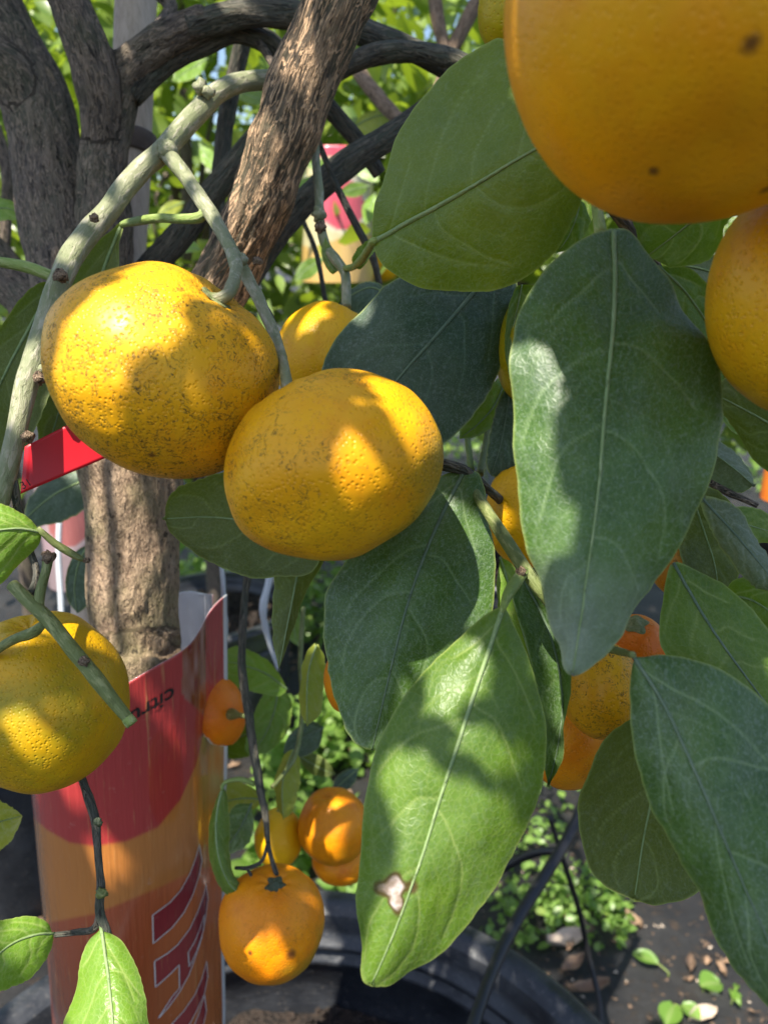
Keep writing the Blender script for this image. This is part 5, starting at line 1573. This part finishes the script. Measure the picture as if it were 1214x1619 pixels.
weeds('weeds', 'low green weeds growing along the edge of the pot', [(860, 1330, 0.05, 60), (820, 1400, 0.06, 60), (900, 1420, 0.05, 160), (840, 1460, 0.05, 120), (930, 1450, 0.06, 160), (900, 1260, 0.08, 70), (800, 1490, 0.04, 40), (965, 1450, 0.04, 70)], (0.005, 0.022), 3)
weeds('weeds', 'patchy weeds on the ground behind the tree', [(400, 1000, 0.14, 420), (380, 1130, 0.10, 280), (560, 1180, 0.10, 240), (340, 930, 0.16, 300), (470, 1230, 0.08, 240), (440, 1380, 0.05, 140), (560, 1400, 0.05, 160), (20, 1330, 0.06, 60), (520, 1000, 0.14, 260), (470, 930, 0.2, 260), (720, 720, 0.3, 160), (1190, 760, 0.25, 160)], (0.010, 0.050), 4, zmax=0.13)


def litter():
    rs = np.random.RandomState(8)
    V, Fc, b = [], [], 0
    for k in range(266):
        px, py = (rs.uniform(330, 640), rs.uniform(880, 1300)) if k < 190 else (rs.uniform(-60, 120), rs.uniform(1240, 1480)) if k < 250 else (rs.uniform(850, 1300), rs.uniform(1420, 1660))
        c = ground_hit(px, py, 0.008)
        q, f = dry_leaf_geo(c, rs.uniform(0.010, 0.035), rs.uniform(0.002, 0.007), rs.rand() * 6.28, rs.uniform(0.2, 0.9), k)
        V.append(q); Fc += [[b + i for i in x] for x in f]; b += len(q)
    o = put_origin('leaf_litter', np.vstack(V), Fc, LITT['tan'])
    tag(o, 'scattered dry leaf litter on the ground fabric', 'litter', kind='stuff')


litter()


def grit():
    """small stones, bark chips and leaf crumbs on the fabric"""
    rs = np.random.RandomState(12)
    tet = np.array([[1, 0, -0.4], [-0.5, 0.8, -0.4], [-0.6, -0.8, -0.4], [0.1, 0.1, 0.7], [0.4, 0.7, 0.1]])
    tf = [[0, 1, 2], [0, 4, 3], [1, 3, 4], [0, 1, 4], [1, 2, 3], [2, 0, 3]]
    for mt, n, nm, lab in (('brown', 700, 'bark_grit', 'brown bark chips and grit scattered on the weed fabric'), ('pale', 90, 'pale_grit', 'pale grit and leaf crumbs scattered on the weed fabric')):
        V, Fc = [], []
        for k in range(n):
            px, py = (rs.uniform(760, 1300), rs.uniform(1300, 1680)) if k % 3 else (rs.uniform(-80, 640), rs.uniform(900, 1480))
            c = ground_hit(px, py, 0.005)
            s = rs.uniform(0.001, 0.004) * (1 + (rs.rand() < 0.1))
            a = rs.rand() * 6.283
            M = tet * (1 + 0.4 * rs.uniform(-1, 1, (5, 3))) * s * np.array([1.3, 0.8, 0.5])
            V.append(np.stack([c[0] + M[:, 0] * math.cos(a) - M[:, 1] * math.sin(a), c[1] + M[:, 0] * math.sin(a) + M[:, 1] * math.cos(a), c[2] + M[:, 2]], 1))
            Fc += [[5 * k + q for q in x] for x in tf]
        tag(put_origin(nm, np.vstack(V), Fc, LITT[mt], smooth=False), lab, 'grit', kind='stuff')


grit()


def seedling(px, py, leaves, label, seed, mat=None):
    c = ground_hit(px, py)
    root = empty('seedling', (c[0], c[1], 0.004), label, 'plant', 'seedlings on the weed fabric')
    rs = np.random.RandomState(seed)
    for (dx, dy, L, w, rot) in leaves:
        nu, nv = 9, 7
        U, V = np.meshgrid(np.linspace(0, 1, nu), np.linspace(-1, 1, nv), indexing='ij')
        hw = w * np.sin(np.pi * np.clip(U, 0.04, 0.985)) ** 0.55
        ca, sa = math.cos(rot), math.sin(rot)
        x = U * L; y = V * hw
        z = 0.012 + 0.010 * U - 0.006 * U ** 2 * 2 + 0.004 * V ** 2
        q = np.stack([c[0] + dx + x * ca - y * sa, c[1] + dy + x * sa + y * ca, 0.004 + z], -1).reshape(-1, 3)
        i = np.arange(nu - 1)[:, None] * nv; j = np.arange(nv - 1)[None]
        put('leaf', q, np.stack([i + j, i + nv + j, i + nv + j + 1, i + j + 1], -1).reshape(-1, 4).tolist(), WEED, root, attrs={'rnd': np.full(len(q), rs.uniform(0.3, 0.9)), 'vein': np.exp(-(V.ravel() / 0.12) ** 2)})
    v, f, bk, rg, _, _ = tube_geo(np.array([[c[0], c[1], 0.004, 0.001], [c[0], c[1], 0.012, 0.001], [c[0] + leaves[0][0], c[1] + leaves[0][1], 0.018, 0.0008]]), seg=6, step=0.004, world_pts=True)
    put('stem', v, f, SM['fresh'], root, attrs={'bk': bk, 'ridge': rg})


seedling(1055, 1545, [(-0.012, 0.010, 0.034, 0.012, 2.6)], 'seedling with one oval leaf by the brown dry leaf', 1)
seedling(1110, 1570, [(-0.004, 0.0, 0.030, 0.017, 0.2)], 'seedling with one round leaf on the black fabric', 2)
seedling(1075, 1600, [(-0.01, 0.0, 0.035, 0.015, -2.2), (0.0, 0.0, 0.026, 0.012, -0.9)], 'two leaved seedling at the edge of the sunny patch', 3)
seedling(1155, 1590, [(0, 0, 0.014, 0.005, 1.2), (0, 0, 0.014, 0.005, 0.2), (0, 0, 0.012, 0.005, -1.0), (0.008, 0.01, 0.012, 0.004, 1.0)], 'tiny ferny seedling beside the round leaved one', 4)

# ------------------------------------------------------------------ unseen leaves added overhead and behind the viewer to cast shade
# they are placed to shade all but these sunlit patches
LIT = [(150, 540, 45), (215, 480, 55), (285, 440, 40), (110, 600, 25), (640, 625, 36), (668, 690, 26), (592, 815, 20),
       (825, 585, 16), (848, 602, 16), (835, 630, 24), (836, 665, 25), (836, 700, 25), (838, 735, 25), (842, 770, 25), (848, 805, 25), (864, 835, 20), (842, 842, 18),
       (752, 800, 22), (745, 860, 30), (720, 920, 30), (680, 985, 36), (640, 1030, 20), (725, 1060, 34), (700, 1100, 16),
       (640, 1230, 26), (665, 1250, 30), (690, 1290, 48), (720, 1350, 45), (690, 1420, 45), (640, 1480, 40), (760, 1300, 28), (780, 1360, 26), (610, 1530, 20), (770, 1180, 14),
       (170, 800, 30), (230, 800, 30), (195, 860, 36), (205, 940, 40), (260, 930, 20), (190, 1000, 30), (165, 900, 18), (225, 900, 35), (240, 990, 35), (225, 1050, 30),
       (150, 1520, 35), (190, 1570, 40), (150, 1600, 40), (70, 1490, 22), (30, 830, 30), (20, 880, 30), (50, 845, 15),
       (45, 1165, 14), (440, 1320, 30), (428, 1490, 8), (425, 1520, 10), (340, 150, 25), (300, 190, 22), (262, 235, 22), (215, 285, 16), (400, 128, 22), (165, 340, 14), (120, 400, 14), (30, 640, 18), (50, 570, 14),
       (480, 500, 22), (1150, 965, 18), (865, 1190, 14), (470, 90, 16), (440, 210, 22), (420, 330, 16), (290, 270, 12), (320, 320, 12), (240, 345, 18), (300, 345, 12),
       (100, 700, 24), (60, 745, 20), (115, 1243, 8), (180, 1352, 6), (370, 20, 18), (500, 30, 15), (650, 1500, 20), (560, 1432, 10), (640, 1560, 14), (715, 1590, 16), (405, 1425, 10), (60, 1585, 30), (765, 640, 16), (310, 980, 10), (360, 1110, 12), (385, 80, 10), (215, 60, 14)]
Sv = np.array(S)
e1 = np.cross(Sv, [0, 0, 1]); e1 /= np.linalg.norm(e1)
e2 = np.cross(Sv, e1)


def added_shade_crown():
    bpy.context.view_layer.update()
    dg = bpy.context.evaluated_depsgraph_get()
    org = Vector((0, 0, CAMZ))

    def hit(px, py):
        dv = Vector(P(px, py, 1.0)) - org
        dv.normalize()
        ok, loc, nrm, _, _, _ = scene.ray_cast(dg, org, dv)
        if not ok: return None
        if nrm.dot(dv) > 0: nrm = -nrm
        return loc, nrm
    lit = []
    for (x, y, r) in LIT:
        h = hit(x, y)
        if h is None: continue
        w = np.array(h[0]); d = project(w)[2]
        if d > 0.75: continue
        if scene.ray_cast(dg, h[0] + h[1] * 0.0015 + S * 0.001, S)[0]: continue
        lit.append((w @ e1, w @ e2, r * d / F * 0.85 + 0.0016, d))
    lit = np.array(lit)
    shade = []
    for px in range(-20, 1240, 18):
        for py in range(-20, 1640, 18):
            if any((px - x) ** 2 + (py - y) ** 2 < (r + 6) ** 2 for x, y, r in LIT): continue
            h = hit(px, py)
            if h is None: continue
            w = np.array(h[0]); d = project(w)[2]
            if d > 0.72 or h[1].dot(S) < 0.02: continue
            ok = scene.ray_cast(dg, h[0] + S * 0.003, S)[0]
            if ok: continue
            shade.append((w @ e1, w @ e2, d))
    shade = np.array(shade)
    rs = np.random.RandomState(17)
    order = np.argsort(shade[:, 2] + 0.02 * rs.rand(len(shade)))
    covered = np.zeros(len(shade), bool)
    leaves = []
    for i in order:
        if covered[i]: continue
        a0, b0, d0 = shade[i]
        best = None
        ll = lit[lit[:, 3] < d0 + 0.10]
        for trial in range(160):
            L = rs.uniform(0.055, 0.095) * (1 - 0.85 * trial / 160)
            hw = L * rs.uniform(0.20, 0.27)
            an = rs.uniform(0, 6.283)
            ca, sa = math.cos(an), math.sin(an)
            off = rs.uniform(-0.3, 0.3) * L
            a, b = a0 + ca * off, b0 + sa * off
            # clear of every sunlit patch?
            dx, dy = ll[:, 0] - a, ll[:, 1] - b
            q = np.hypot((dx * ca + dy * sa) / (L / 2 + ll[:, 2]), (-dx * sa + dy * ca) / (hw + ll[:, 2]))
            if q.min() > 1.0:
                dx, dy = shade[:, 0] - a, shade[:, 1] - b
                cov = (np.hypot((dx * ca + dy * sa) / (L / 2), (-dx * sa + dy * ca) / hw) < 0.9)
                sc = (cov & ~covered).sum()
                if best is None or sc > best[0]: best = (sc, a, b, L, hw, ca, sa, cov)
                if trial > 40 and best is not None: break
        if best is None: continue
        covered |= best[7]
        leaves.append((best[1:7], d0))
    cen, dr, nm, Ls, Ws = [], [], [], [], []
    fwd = np.array([0, CP, -SP]); cp = np.array([0, 0, CAMZ])
    for (a, b, L, hw, ca, sa), d0 in leaves:
        base = e1 * a + e2 * b
        # slide up the sun's ray until it hangs behind the lens
        k = ((-rs.uniform(0.03, 0.12)) - (base - cp) @ fwd) / (Sv @ fwd)
        dv = e1 * ca + e2 * sa
        c = base + Sv * k
        nn = Sv + rs.normal(size=3) * 0.15
        nn -= dv * (nn @ dv); nn /= np.linalg.norm(nn)
        cen.append(c - dv * L / 2); dr.append(dv); nm.append(nn); Ls.append(L); Ws.append(hw * 1.05)
    cen, dr, nm, Ls, Ws = map(np.array, (cen, dr, nm, Ls, Ws))
    V, f, at = leaf_cloud(cen, dr, nm, Ls, Ws, 77)
    o = put('crown', V, f, CROWN, tree, attrs=at)  # out-of-view leaves added as sun blockers for the dappled shade
    o['kind'] = 'stuff'
    # unseen limbs added to carry it, arching over from the trunk's top
    m = cen.mean(0)
    for q, s in enumerate([P(545, -60, 0.305), P(-40, -20, 0.41), P(70, -90, 0.36)]):
        for w in range(3):
            e = cen[rs.randint(len(cen))]
            mid = (s + e) / 2 + np.array([0, 0, 0.12 + 0.05 * w])
            s2 = s + np.array([-0.02, 0.0, 0.10])
            v, f, bk, rg, _, _ = tube_geo(np.array([[*s, 0.012], [*s2, 0.011], [*mid, 0.006], [*e, 0.002]]), seg=10, step=0.02, world_pts=True)
            if (project(v)[2] > 0).any():
                px, py, dd = project(v)
                if ((px > -30) & (px < 1244) & (py > -20) & (py < 1650) & (dd > 0)).sum() > 12: continue
            put('branch', v, f, BM['dark'], tree, attrs={'bk': bk, 'ridge': rg})
    print('crown leaves', len(leaves), 'covered', covered.mean())


added_shade_crown()
